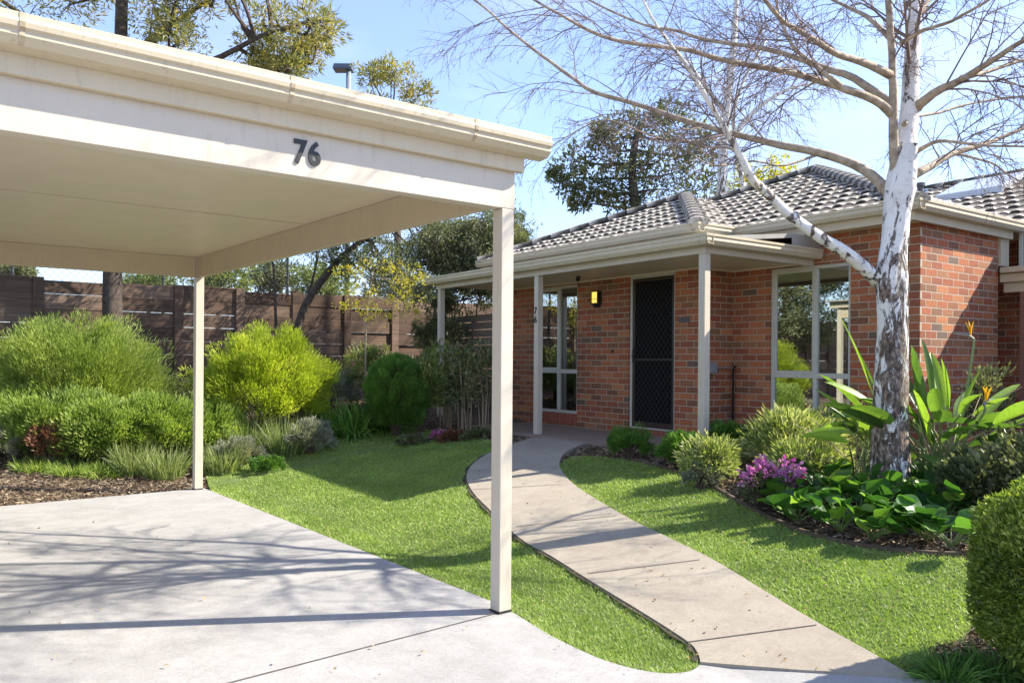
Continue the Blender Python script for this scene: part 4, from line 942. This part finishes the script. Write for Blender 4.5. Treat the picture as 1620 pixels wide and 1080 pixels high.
def limb(L, r0, r1, d0=0.0, d1=0.0, sub=14, subL=0.75, t0=0.15, mat=None, ext=True):
    P = PL(L, d0, d1); wob = np.cumsum(rng.normal(0, 0.0022, P.shape), 0); P[2:] += wob[2:]; rr = taper(P, r0, r1, 0.8) * (1 + .22 * np.exp(-np.arange(len(P)) / 1.4)); bt.part("limb", G().tube(P, rr, 9), mat or lbark, smooth=True)
    n = len(P)
    for t in np.linspace(t0, 0.99, sub) + rng.normal(0, .015, sub):
        t = min(max(t, 0), .995); i0 = int(t * (n - 1)); tg = P[i0 + 1] - P[i0]; tg /= np.linalg.norm(tg); pt = P[i0] + (P[i0 + 1] - P[i0]) * (t * (n - 1) - i0)
        o = np.cross(tg, rng.normal(size=3)); o /= np.linalg.norm(o)
        r_here = r0 + (r1 - r0) * t
        twig(pt, tg * 0.8 + o * 0.65, subL * (0.5 + 0.8 * rng.random()), max(r_here * 0.28, 0.0045), 2)
    tg = P[-1] - P[-2]; twig(P[-1], tg, subL * 1.1, r1, 3 if ext else 2)
    return P
S_A = limb([(1418, 290), (1414, 240), (1412, 190), (1412, 140), (1410, 80), (1406, 20), (1402, -60), (1396, -150), (1392, -260), (1396, -380)], .042, .016, 0, -.3, 10, .8, .4)
S_B = limb([(1425, 292), (1431, 250), (1436, 210), (1440, 160), (1440, 110), (1443, 60), (1446, 0), (1452, -80), (1450, -170), (1456, -280), (1450, -420), (1455, -560)], .098, .02, .05, .4, 16, .9, .35, mat=bbark)
limb([(1390, 442), (1372, 428), (1338, 400), (1300, 376), (1250, 341), (1210, 303), (1192, 282), (1172, 245), (1150, 205), (1128, 170), (1104, 132), (1085, 104), (1050, 60), (1020, 10), (1000, -50)], .060, .005, .02, -.9, 16, .8, .5, mat=bbark)
limb([(1412, 312), (1390, 287), (1352, 262), (1297, 243), (1240, 232), (1204, 224), (1149, 211), (1075, 191), (1019, 172), (945, 152), (908, 128), (856, 91), (808, 52), (770, 18), (720, -20)], .046, .008, .02, 1.6, 24, .85, .3)
limb([(1412, 180), (1383, 159), (1331, 140), (1273, 122), (1241, 115), (1149, 98), (1086, 83), (1019, 76), (945, 61), (895, 37), (850, 10)], .036, .008, -.05, -.9, 22, .8, .2)
limb([(1408, 165), (1353, 122), (1301, 104), (1261, 88), (1200, 72), (1167, 68), (1112, 60), (1067, 46), (1020, 40), (960, 15), (900, -15)], .034, .007, .05, 1.1, 20, .75, .2)
limb([(1408, 118), (1362, 98), (1322, 85), (1288, 64), (1252, 43), (1230, 27), (1200, -10), (1150, -60), (1090, -110)], .032, .008, -.1, -1.4, 16, .8, .2)
limb([(1331, 138), (1292, 104), (1261, 80), (1240, 45), (1228, 10), (1220, -40), (1190, -100)], .020, .006, -.4, -.2, 12, .7, .1)
limb([(1408, 60), (1371, 27), (1340, 12), (1305, -5), (1250, -50), (1180, -100)], .022, .006, 0, .9, 12, .8, .2)
limb([(1450, 170), (1475, 147), (1521, 125), (1551, 107), (1582, 88), (1620, 64), (1690, 25), (1760, -20)], .040, .010, .1, -.8, 18, .8, .15)
limb([(1521, 124), (1566, 113), (1620, 95), (1700, 72), (1780, 60)], .020, .007, -.25, .5, 10, .7, .1)
limb([(1430, 197), (1444, 186), (1490, 177), (1548, 162), (1620, 153), (1700, 150)], .016, .006, 0, .9, 12, .7, .2)
limb([(1446, 276), (1475, 262), (1505, 243), (1551, 229), (1582, 217), (1620, 202), (1690, 180), (1760, 150)], .036, .010, .1, 1.3, 16, .7, .15)
limb([(1450, 240), (1475, 226), (1505, 224), (1551, 229), (1620, 230), (1700, 240)], .018, .006, .05, -.7, 12, .6, .2)
limb([(1505, 242), (1566, 256), (1597, 275), (1640, 300)], .012, .005, .5, .2, 8, .5, .1)
limb([(1426, 68), (1460, 49), (1505, 34), (1551, 9), (1600, -20), (1680, -60)], .018, .006, 0, -.9, 12, .8, .2)
limb([(1444, 50), (1470, 0), (1530, -60), (1600, -120)], .030, .008, .2, 1.0, 12, .9, .2)
limb([(1448, -60), (1400, -120), (1330, -190), (1230, -260)], .034, .008, .2, -1.6, 14, 1.0, .2)
limb([(1452, -140), (1520, -220), (1600, -300)], .030, .008, .3, -1.2, 12, 1.0, .2)
limb([(1396, -130), (1320, -230), (1220, -330), (1120, -400)], .030, .008, -.2, .8, 12, 1.0, .2)
limb([(1200, 298), (1165, 240), (1120, 235), (1060, 215), (1010, 190)], .014, .005, -.4, .3, 10, .6, .3)
limb([(1149, 211), (1100, 225), (1040, 218), (960, 190), (900, 215), (850, 250)], .012, .004, .9, .4, 12, .55, .1)
limb([(1297, 243), (1240, 262), (1190, 255), (1130, 262), (1090, 240)], .012, .004, .4, -.3, 10, .5, .1)
bt.part("twigs", TW, twm)['kind'] = "stuff"
# fine brushwood at the branch crotch and hanging catkins
BR = G()
for _ in range(50): 
    p0 = at(1444, 108, D0 + .1) + rng.normal(0, .05, 3); BR.tube([p0, p0 + rng.normal(0, .07, 3), p0 + rng.normal(0, .14, 3)], [.003, .002, .001], 3, cap=False)
bt.part("brushwood", BR, twm)
C_ = np.array(CAT); keep = rng.random(len(C_)) < 0.9; C_ = C_[keep]; Dn = np.tile([0, 0, -1.0], (len(C_), 1)) + rng.normal(0, .25, (len(C_), 3))
V, F, r = leaf_quads(C_, Dn, 0.028 + .012 * rng.random(len(C_)), .006, .2); bt.part("catkins", G().add(V, F, r), redbr)['kind'] = "stuff"
print("twig verts", TW.n)

# ---------------------------------------------------------------- right bed
rb = lambda px, d_: on(px, d_)
def dpx(px, py): return dep(gp(px, py))
def sh2(label, px, py, rx, rz, mat, nc, per, L, W, ry=None, **kw):
    b0 = gp(px, py) - [0, 0, .03]; return shrub(kw.pop('name', "garden_shrub"), label, b0, (rx, ry or rx * .8, rz), kw.pop('cz', rz * .9), mat, nc, per, L, W, **kw)
sh2("small bluish green bushy herb at the lawn tip beside the porch step", 998, 722, .26, .17, deep, 90, 60, .05, .008, up=1.0, name="herb_bush")
sh2("mixed green bush in front of the right porch post, left of two", 1075, 740, .22, .19, deep, 70, 60, .05, .016, up=.6)
sh2("mixed green bush behind the pale variegated plant, next to the right porch post", 1150, 722, .30, .20, deep, 80, 60, .05, .018, up=.5)
sh2("pale yellow green variegated plant beside the lawn edge", 1125, 762, .26, .22, varieg, 60, 34, .06, .018, up=.3, clump_r=.36, spread=.9)
sh2("wide cream edged leafy shrub under the right window", 1250, 735, .46, .27, varieg, 110, 30, .09, .022, up=.3, clump_r=.34, spread=.9)
sh2("cream edged shrub with pinkish stems between the window and the birch", 1335, 725, .38, .26, varieg, 80, 28, .09, .022, up=.3, clump_r=.34, spread=.9)
sh2("loose pale shrub low in front of the window shrub", 1275, 757, .40, .17, varieg, 90, 36, .07, .022, up=.3, clump_r=.32, spread=.9)
t = sh2("azalea covered in magenta pink flowers at the edge of the bed", 1220, 795, .26, .16, olive, 70, 40, .04, .02, name="azalea", up=.3)
b0 = gp(1220, 795); V, F, r = crown(b0 + [0, 0, .17], (.29, .23, .18), 34, 14, .036, .032, clump_r=.22, zmin=-.1, shell=.85, up=.4, spread=1.0, fold=.1)
t.part("flower", G().add(V, F, r), magenta)['kind'] = 'stuff'
sh2("small yellow and blue flowered plant in the gap at the bed edge", 1110, 770, .16, .12, greyl, 40, 40, .03, .014, name="flower_plant")
sh2("dark green broadleaf shrub right of the birch foot", 1560, 800, .36, .20, olive, 90, 50, .06, .035)
sh2("dark leafy shrub at the right border behind the hedge", 1650, 800, .46, .26, olive, 90, 40, .06, .035, clump_r=.3)
sh2("pale pink flowering shrub against the side wall", 1560, 735, .26, .50, olive, 60, 30, .05, .02, cz=.55)
tuft("fern_clump", "dark green ferny clump between the big leaves and the hedge", gp(1565, 815), 420, .34, .012, 1.0, dark_tuft, .7, .12)
tuft("liriope_clump", "dark green grassy clump at the foot of the hedge beside the path", gp(1500, 1068), 760, .30, .007, 1.4, deep, .75, .07)
tuft("liriope_clump", "dark green grassy clump right under the hedge at the bottom border", gp(1570, 1058), 560, .26, .007, 1.4, deep, .75, .07)

def paddle(G_, base, d, L, W, droop=0.4, fold=0.25, rnd=0.5, n=9, shape='lance', wave=0.0):
    """a broad leaf with a folded midrib"""
    d = np.asarray(d, float); d /= np.linalg.norm(d); s = np.cross(d, (0, 0, 1)); s /= np.linalg.norm(s) + 1e-9; s = s * math.cos(0.3 * rng.normal()) + np.cross(d, s) * math.sin(0.5 * rng.normal())
    s /= np.linalg.norm(s); p = np.asarray(base, float); V = []; nu = np.cross(s, d)
    for i in range(n + 1):
        t = i / n; dd = d + np.array([0, 0, -droop * t * 1.6]); dd /= np.linalg.norm(dd)
        if i: p = p + dd * L / n
        w_ = W * ((math.sin(math.pi * min(1, t * 0.92 + 0.04)) ** 0.75) if shape == 'lance' else (max(0.02, 1 - (2 * t - 1) ** 2) ** 0.5)) * (1 if t < 1 else 0.03)
        for q in (-1, -.5, 0, .5, 1): V.append(p + s * q * w_ / 2 + np.cross(s, dd) * (abs(q) * w_ * fold + wave * w_ * math.sin(t * 9 + q * 2) * abs(q)))
    F_ = [(i * 5 + q, i * 5 + q + 1, i * 5 + q + 6, i * 5 + q + 5) for i in range(n) for q in range(4)]
    G_.add(V, F_, rnd); return p
stalk_m = simple("leaf_stalk", (0.20, 0.27, 0.08), (0.13, 0.18, 0.06), 12, .5, .1)
dead_m = simple("dry_stalk", (0.42, 0.34, 0.22), (0.28, 0.21, 0.13), 12, .8, .1)
def strelitzia(label, base, leaves, extra=14, hgt=1.0, spread=.5):
    t = Thing("strelitzia", label, "plant", base, "bird of paradise plants beside the birch"); S = G(); Dd = G()
    items = [(np.array(at(x1, y1, d1)), np.array(at(x2, y2, d2)), w_) for (x1, y1, d1, x2, y2, d2, w_) in leaves]
    for _ in range(extra):
        a = rng.random() * 6.28; q = spread * (0.5 + rng.random()); m_ = base + np.array([math.cos(a) * q * .7, math.sin(a) * q * .7, hgt * (.55 + .3 * rng.random())])
        e_ = m_ + np.array([math.cos(a) * q * .6, math.sin(a) * q * .6, .30 * rng.random() + .05]); items.append((m_, e_, .10 + .03 * rng.random()))
    for m_, e_, w_ in items:
        w_ = w_ * 1.08; e_ = e_ + (e_ - m_) * .12; b0 = base + rng.normal(0, .06, 3) * [1, 1, 0]; mid = (b0 + m_) / 2 + (m_ - b0) * [-.12, -.12, .08]
        S.tube(smooth_line([b0, mid, m_], 4), np.linspace(.011, .006, 9), 5)
        Lg = G(); L = np.linalg.norm(e_ - m_); paddle(Lg, m_, e_ - m_, L, w_, droop=.12 + .15 * rng.random(), fold=.22 + .1 * rng.random(), rnd=rng.random(), n=10, wave=.03); t.part("leaf", Lg, paddle_m, smooth=True)
    for _ in range(14):
        b0 = base + rng.normal(0, .06, 3) * [1, 1, 0]; e_ = b0 + rng.normal(0, .35, 3) * [1, 1, 0] + [0, 0, .5 + .4 * rng.random()]; Dd.tube(smooth_line([b0, (b0 + e_) / 2 + [0, 0, .1], e_], 3), np.linspace(.007, .003, 7), 4)
    t.part("stalk", S, stalk_m)['kind'] = 'stuff'; t.part("dry_stalk", Dd, dead_m)['kind'] = 'stuff'; return t
bs = gp(1372, 765); dl = dep(bs)
strelitzia("bird of paradise with bright green paddle leaves left of the birch trunk", bs - [0, 0, .03],
   [(1385, 682, dl, 1318, 585, dl - .1, .10), (1372, 688, dl, 1305, 612, dl - .1, .09), (1368, 700, dl, 1318, 640, dl, .09), (1342, 702, dl - .3, 1276, 680, dl - .5, .11), (1385, 640, dl, 1345, 510, dl + .1, .05), (1395, 650, dl, 1365, 560, dl, .05)], 3, .6, .3)
bs = gp(1490, 775); dl = dep(bs)
sR = strelitzia("large bird of paradise with broad leaves and orange flowers right of the birch trunk", bs - [0, 0, .03],
   [(1462, 690, dl, 1448, 560, dl, .09), (1475, 650, dl, 1462, 545, dl + .1, .09), (1495, 655, dl, 1478, 562, dl + .2, .09), (1500, 650, dl, 1492, 575, dl, .10), (1520, 660, dl, 1545, 590, dl - .1, .08), (1470, 668, dl - .1, 1560, 660, dl - .4, .10),
    (1500, 690, dl, 1600, 658, dl - .3, .10), (1512, 700, dl, 1590, 640, dl - .3, .12), (1530, 705, dl - .1, 1630, 690, dl - .5, .13), (1550, 700, dl, 1650, 640, dl - .2, .10), (1455, 720, dl - .2, 1490, 735, dl - .5, .10), (1465, 735, dl - .3, 1488, 770, dl - .6, .09), (1470, 700, dl, 1452, 615, dl - .2, .08),
    (1490, 700, dl - .2, 1535, 665, dl - .5, .10), (1480, 710, dl, 1440, 640, dl, .08), (1540, 680, dl, 1600, 600, dl + .2, .11)], 22, .80, .62)
def bird(px, py, d_, flip):
    c = at(px, py, d_); r3 = np.array([RGT[0], RGT[1], 0]) * flip; b0 = bs + rng.normal(0, .05, 3) * [1, 1, 0]
    S = G(); S.tube(smooth_line([b0, (b0 + c) / 2 + r3 * -.03, c + [0, 0, -.07], c], 4), np.linspace(.012, .008, 13), 6); st_ = sR.part("flower_stem", S, stalk_m)
    B = G(); B.tube([c, c + [0, 0, .03] + r3 * .04, c + [0, 0, .035] + r3 * .10, c + [0, 0, .04] + r3 * .17], [.012, .014, .009, .001], 6)
    sR.part("flower_bract", B, simple("bract_purple_green", (0.28, 0.20, 0.22), (0.16, 0.20, 0.10), 10, .5, .1), st_)
    O = G()
    for k in (-1, 0, 1): paddle(O, c + [0, 0, .02] + r3 * .02, np.array([0, 0, 1.0]) + r3 * (.15 + .28 * k) + rng.normal(0, .08, 3), .13, .028, 0.0, .3, .5, 5)
    sR.part("flower_petal", O, yellow, st_)
bird(1540, 536, dl, -1); bird(1556, 640, dl - .4, 1)

# round-leaved groundcover at the birch foot: separate plants
bl = [(1262, 822), (1300, 800), (1330, 838), (1345, 790), (1380, 850), (1395, 800), (1420, 835), (1455, 800), (1465, 850), (1500, 815), (1505, 860), (1290, 770), (1440, 775), (1360, 815), (1250, 800)]
side_ = ["at the left end of the patch", "above the left end of the patch", "at the front, third from the left", "behind the patch, left of the trunk", "at the front below the trunk", "right in front of the trunk", "at the front, right below the trunk", "just right of the trunk", "at the front, near the right end", "right of the trunk towards the hedge", "at the right front corner of the patch", "at the back, left of the trunk near the azalea", "tucked against the right of the trunk", "in the middle of the patch", "beside the azalea"]
for (px, py), sd in zip(bl, side_):
    b0 = gp(px, py) - [0, 0, .02]; t = Thing("bergenia", "round leaved glossy green plant " + sd, "plant", b0, "round leaved plants at the birch foot")
    L_ = G(); S = G()
    for _ in range(17):
        a = rng.random() * 6.28; el = .25 + .6 * rng.random(); d_ = np.array([math.cos(a) * math.cos(el), math.sin(a) * math.cos(el), math.sin(el)]); m_ = b0 + d_ * (.09 + .17 * rng.random()) + [0, 0, .04]
        S.tube([b0, (b0 + m_) / 2 + [0, 0, .015], m_], [.006, .005, .004], 4, cap=False)
        ld = np.array([math.cos(a), math.sin(a), .5 + 1.5 * rng.random()]); L = .11 + .06 * rng.random(); paddle(L_, m_, ld, L, L * .98, .35, .10, rng.random() ** 1.3, 8, 'round', .05)
    t.part("leaf", L_, round_m, smooth=True)['kind'] = 'stuff'; t.part("stem", S, stalk_m)['kind'] = 'stuff'

# clipped box hedge, bottom right
hb = on(1745, 3.55); t = Thing("clipped_hedge", "clipped rounded hedge with small yellow green leaves at the bottom right", "hedge", hb)
C = []; 
n = 42000; u = rng.normal(size=(n, 3)); u /= np.linalg.norm(u, axis=1)[:, None]
pw = 3.2; k = (np.abs(u) ** pw).sum(1) ** (-1 / pw); rad = np.array([.42, .45, .42]); sh_ = 1 - .26 * rng.random(n) ** 1.6 + .05 * np.sin(u[:, 0] * 9 + u[:, 2] * 7) * np.sin(u[:, 1] * 8)
o_loc = u * k[:, None] * sh_[:, None] * rad
cw_, sw_ = math.cos(-YAW * .3), math.sin(-YAW * .3); o_loc[:, :2] = o_loc[:, :2] @ np.array([[cw_, sw_], [-sw_, cw_]])
P_ = hb + [0, 0, .46] + o_loc; ok = P_[:, 2] > hb[2] + .02; P_ = P_[ok]; u = u[ok]
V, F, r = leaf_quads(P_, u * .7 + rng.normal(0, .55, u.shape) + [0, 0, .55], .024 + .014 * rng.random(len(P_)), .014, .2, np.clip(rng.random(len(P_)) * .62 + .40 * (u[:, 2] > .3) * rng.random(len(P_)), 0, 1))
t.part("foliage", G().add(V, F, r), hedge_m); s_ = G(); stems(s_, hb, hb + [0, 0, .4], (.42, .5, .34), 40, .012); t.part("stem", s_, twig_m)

# timber edging along the right bed and the lawn side of the path
def edging(name, L, lab, hgt=.03, wd=.02, mat=None):
    P = [np.array([p[0], p[1]]) for p in L]; G_ = G(); V = []
    for i, p in enumerate(P):
        tg = P[min(i + 1, len(P) - 1)] - P[max(i - 1, 0)]; tg /= np.linalg.norm(tg) + 1e-9; s = np.array([-tg[1], tg[0]]) * wd / 2; z = float(g(*p))
        for sg, zz in ((-1, -.06), (-1, hgt), (1, hgt), (1, -.06)): V.append((p[0] + s[0] * sg, p[1] + s[1] * sg, z + zz))
    F_ = [(i * 4 + q, i * 4 + (q + 1) % 4, i * 4 + 4 + (q + 1) % 4, i * 4 + 4 + q) for i in range(len(P) - 1) for q in range(4)]
    G_.add(V, F_); return single(name, G_, mat or twig_m, lab, "edging")
edging("bed_edging", bed_edge[12:], "thin dark edging strip between the lawn and the flower bed", .02, .03)

# ---------------------------------------------------------------- trees behind
def tree(name, label, trunk, clusters, mat, leafL, leafW, per, r0, bark=None, group=None, ncl=26, up=.1, flat=.75, limbs=(), zbase=None, density=1.0):
    T_ = np.array([at(*p) for p in trunk]); base = T_[0].copy(); base[2] = float(g(base[0], base[1])) - .1 if zbase is None else zbase; T_ = np.vstack([base, T_])
    t = Thing(name, label, "tree", base, group); P = np.array(smooth_line(T_, 3)); t.part("trunk", G().tube(P, taper(P, r0, r0 * .35, .8), 10), bark or bark_grey, smooth=True)
    B = G()
    for lm_ in limbs:
        Q = np.array(smooth_line([at(*p) for p in lm_], 3)); t.part("limb", G().tube(Q, taper(Q, r0 * .38, r0 * .1), 8), bark or bark_grey, smooth=True); P = np.vstack([P, Q])
    FV = G()
    for (px, py, d_, r) in clusters:
        c = at(px, py, d_); q = P[np.argmin(np.linalg.norm(P - c - [0, 0, -.3 * r], axis=1))]; m_ = (q + c) / 2 + rng.normal(0, .08, 3) + [0, 0, -.08]
        B.tube(smooth_line([q, m_, c], 3), np.linspace(r0 * .2, r0 * .06, 7), 5)
        for _ in range(7): e_ = c + rdir(1)[0] * r * .8 * [1, 1, flat]; B.tube([c + (q - c) * .15 * rng.random(), (c + e_) / 2 + rng.normal(0, .04, 3), e_], [r0 * .06, r0 * .04, r0 * .02], 3, cap=False)
        V, F, rn = crown(c, (r, r, r * flat), max(6, int(ncl * density)), per, leafL, leafW, cr=r * .30, zmin=-.9, shell=.35, up=up, spread=.8, out=.5); FV.add(V, F, rn)
    t.part("branches", B, bark or bark_grey)['kind'] = 'stuff'; t.part("crown", FV, mat); return t
def clus(n, x0, x1, y0, y1, d0, d1, r0, r1, test=None):
    L = []
    while len(L) < n:
        x, y = rng.uniform(x0, x1), rng.uniform(y0, y1)
        if test is None or test(x, y): L.append((x, y, rng.uniform(d0, d1), rng.uniform(r0, r1)))
    return L
rough = simple("rough_dark_bark", (0.24, 0.18, 0.14), (0.07, 0.05, 0.04), 14, .95, 1.0, .05)
d = 13.3
tree("gum_tree", "big spreading gum with yellow green sparse leaves rising above the carport roof", [(178, 560, d), (178, 430, d), (182, 300, d), (190, 150, d), (192, 30, d), (200, -120, d), (230, -260, d)],
     clus(64, -60, 330, -330, 110, d - 1.5, d + 1.5, .35, .65) + clus(8, 330, 500, 60, 125, d - .8, d + .8, .25, .4) + clus(22, 0, 420, 190, 330, d - .8, d + .6, .35, .55) + clus(14, 330, 540, -200, 60, d - 1, d + 1, .3, .5) + [(520, 48, d, .30), (490, 30, d, .34), (470, 95, d, .30), (440, 40, d, .4), (500, 70, d, .25), (400, 75, d, .4)], gumleaf, .11, .024, 16, .19, rough, ncl=22,  # low clusters behind the carport roof are unseen, added to shade the fence
     limbs=[[(184, 200, d), (260, 130, d - .3), (350, 90, d - .4), (430, 50, d - .4), (520, 30, d)], [(190, 120, d), (240, 60, d + .4), (330, 0, d + .6), (420, -80, d + .5)], [(185, 160, d), (110, 80, d - .5), (30, 20, d - .8), (-60, -40, d - 1)], [(180, 230, d), (290, 180, d), (400, 130, d), (470, 100, d)]])
d = 14.9
tree("leaning_tree", "tree with several dark leaning stems in front of the timber fence", [(452, 600, d), (480, 490, d), (520, 430, d), (560, 390, d), (640, 340, d), (720, 300, d)],
     clus(26, 500, 700, 330, 455, d - .8, d + .8, .3, .5, lambda x, y: y < 470 - .35 * abs(x - 640)) + clus(26, 450, 700, 225, 330, d - .9, d + .5, .35, .55), olive, .075, .020, 20, .10, rough, ncl=20,  # upper cluster set is out of view, added for dappled shade on the fence
     limbs=[[(440, 600, d - .2), (436, 500, d - .2), (432, 420, d - .2), (415, 330, d)], [(470, 590, d + .1), (478, 500, d + .2), (500, 420, d + .2), (500, 340, d)]])
d = 15.4
tree("weeping_tree", "dense dark drooping tree behind the left end of the porch", [(700, 590, d), (700, 480, d), (715, 400, d), (740, 350, d)],
     clus(46, 665, 815, 345, 480, d - .7, d + .9, .32, .5) + clus(8, 665, 720, 470, 540, d - .3, d + .5, .22, .32) + [(815, 370, d + .5, .3), (805, 335, d + .5, .28), (790, 350, d, .4)], olive, .08, .02, 30, .13, rough, ncl=26, up=-.5)
d = 21
tree("pale_tree", "small pale leaved tree showing above the carport gutter beside the floodlight", [(630, 420, d), (625, 260, d), (620, 180, d)], clus(16, 568, 672, 105, 330, d - .8, d + .8, .4, .6) + [(585, 120, d, .35), (650, 130, d, .45), (620, 115, d, .4), (665, 150, d, .35)], gumleaf, .13, .035, 16, .14, None, ncl=20)
d = 22
tree("round_crowned_tree", "dark green tree behind the lower roof between the carport and the birch limbs", [(1010, 420, d), (1005, 330, d), (1000, 260, d), (1010, 200, d)],
     [(905, 255, d, .55), (900, 295, d, .5), (945, 250, d, .7), (930, 295, d, .6), (985, 215, d, .75), (1035, 195, d, .7), (1080, 220, d, .7), (1000, 260, d, .8), (960, 310, d, .5), (1050, 250, d, .8), (1090, 265, d, .65), (1020, 295, d, .8), (1060, 300, d, .7), (980, 285, d, .7), (1115, 240, d, .5), (965, 205, d, .5), (1060, 180, d, .45), (890, 280, d, .35), (985, 320, d, .5), (1110, 300, d, .6), (950, 225, d, .5), (920, 320, d, .3)],
     olive, .15, .055, 14, .22, None, ncl=24)
tree("golden_tree", "slender young tree with flat layers of golden leaves before the timber fence", [(578, 600, 13.6), (579, 520, 13.6), (584, 470, 13.6), (590, 430, 13.6)],
     [(555, 432, 13.4, .30), (598, 420, 13.6, .34), (640, 430, 13.8, .34), (625, 448, 13.5, .3), (572, 462, 13.5, .28), (610, 475, 13.6, .34), (645, 468, 13.7, .28), (560, 485, 13.4, .26), (600, 500, 13.5, .30), (640, 495, 13.5, .28), (665, 445, 13.8, .22)], gold, .055, .024, 8, .022, dead_m, ncl=15, flat=.25)
d = 17.5
t = tree("bare_birch", "second bare pale birch standing behind the ridge of the roof", [(1140, 420, d), (1142, 300, d), (1147, 200, d), (1158, 100, d), (1165, 0, d), (1170, -80, d)], [], olive, .1, .03, 10, .11, bbark,
     limbs=[[(1190, 330, d), (1172, 270, d), (1160, 190, d), (1180, 120, d), (1215, 60, d)], [(1145, 230, d), (1200, 170, d), (1250, 140, d), (1300, 130, d)], [(1150, 180, d), (1110, 130, d), (1080, 80, d)]]) if False else None
def bare(label, trunk, limbs, r0):
    T_ = np.array(smooth_line([at(*p) for p in trunk], 3)); base = T_[0].copy(); t = Thing("bare_birch", label, "tree", base); t.part("trunk", G().tube(T_, taper(T_, r0, r0 * .3), 9), bbark, smooth=True); K = G()
    for L in [trunk[1:]] + limbs:
        Q = np.array(smooth_line([at(*p) for p in L], 3))
        if L is not trunk[1:] and L in limbs: t.part("limb", G().tube(Q, taper(Q, r0 * .5, r0 * .12), 7), bbark, smooth=True)
        for t_ in np.linspace(.2, .98, 16):
            i0 = int(t_ * (len(Q) - 1)); tg = Q[min(i0 + 1, len(Q) - 1)] - Q[i0 - 1]; tg /= np.linalg.norm(tg); o = np.cross(tg, rng.normal(size=3)); o /= np.linalg.norm(o); twig(Q[i0], tg * .7 + o * .8, 1.0 + .7 * rng.random(), .012, 2, K)
    t.part("twigs", K, twm)['kind'] = 'stuff'
bare("second bare pale birch standing behind the ridge of the roof", [(1140, 430, d), (1142, 300, d), (1147, 200, d), (1158, 100, d), (1165, 0, d), (1170, -80, d)],
     [[(1180, 340, d), (1172, 270, d), (1160, 190, d), (1180, 120, d), (1215, 60, d)], [(1145, 230, d), (1200, 170, d), (1250, 140, d), (1300, 130, d)], [(1150, 180, d), (1110, 130, d), (1080, 80, d)]], .13)
tree("yellow_tree", "far yellowish leaved tree just above the roof ridge right of the second birch", [(1210, 420, 27), (1212, 330, 27), (1212, 290, 27)], [(1195, 285, 27, .7), (1225, 275, 27, .7), (1245, 290, 27, .6), (1175, 300, 27, .6), (1210, 300, 27, .8)], gold, .16, .06, 14, .15, None, ncl=20)
for k, (px, py, d_, r, mt, lab) in enumerate([(345, 430, 23, 1.3, paleg, "pale bushy tree beyond the court fence right of the rear post"), (430, 428, 25, 1.0, olive, "dull green tree beyond the court fence behind the leaning stems"), (235, 440, 24, .8, paleg, "low pale tree peeping over the fence left of the rear post"),
        (520, 440, 24, 1.2, paleg, "pale green tree beyond the court fence behind the light pole"), (640, 440, 23, 1.4, olive, "grey green tree beyond the court fence behind the golden tree"), (25, 425, 25, .6, olive, "tip of a small tree over the fence at the left border")]):
    tree("far_tree", lab, [(px, py + 90, d_), (px, py + 40, d_)], [(px + rng.uniform(-1, 1) * r * 26, py + rng.uniform(-.2, 1) * r * 22, d_ + rng.uniform(-.6, .6), r * .5) for _ in range(14)], mt, .13, .045, 12, .12, None, "trees beyond the court fence", ncl=20)


d = 10.5
tree("dark_tree", "big dark tree left of the drive that is mirrored in the front windows", [(-640, 480, d), (-640, 300, d), (-620, 100, d)],
     clus(60, -1000, -330, -150, 470, d - 1.5, d + 1.5, .5, .8), olive, .12, .035, 26, .2, rough, ncl=24)

# fallen leaves and crumbs on the hard paving and lawn edge
Q = np.concatenate([scatter(slab_poly, 5, 3.0, 0.6), scatter(path_poly, 16, 5.0, 0.3), scatter(lawn_right, 30, 5.0, 0.3), scatter(lawn_left, 20, 5.0, 0.3)]); n_ = len(Q)
clear = (Q[:, 1] > 1.6); Q = Q[clear]; n_ = len(Q); a_ = rng.random(n_) * 6.28
V, F, r = leaf_quads(np.column_stack([Q, g(Q[:, 0], Q[:, 1]) + .018]), np.stack([np.cos(a_), np.sin(a_), rng.normal(0, .12, n_)], -1), .012 + .022 * rng.random(n_), .006 + .010 * rng.random(n_), .15)
litter = leafmat("litter_leaf", [(0.16, 0.09, 0.04), (0.30, 0.19, 0.08), (0.45, 0.33, 0.16), (0.24, 0.22, 0.10)], 0.1, .8)
single("leaf_litter", G().add(V, F, r), litter, "tiny dry leaves blown over the drive, path and lawn", "leaf litter", kind="stuff")
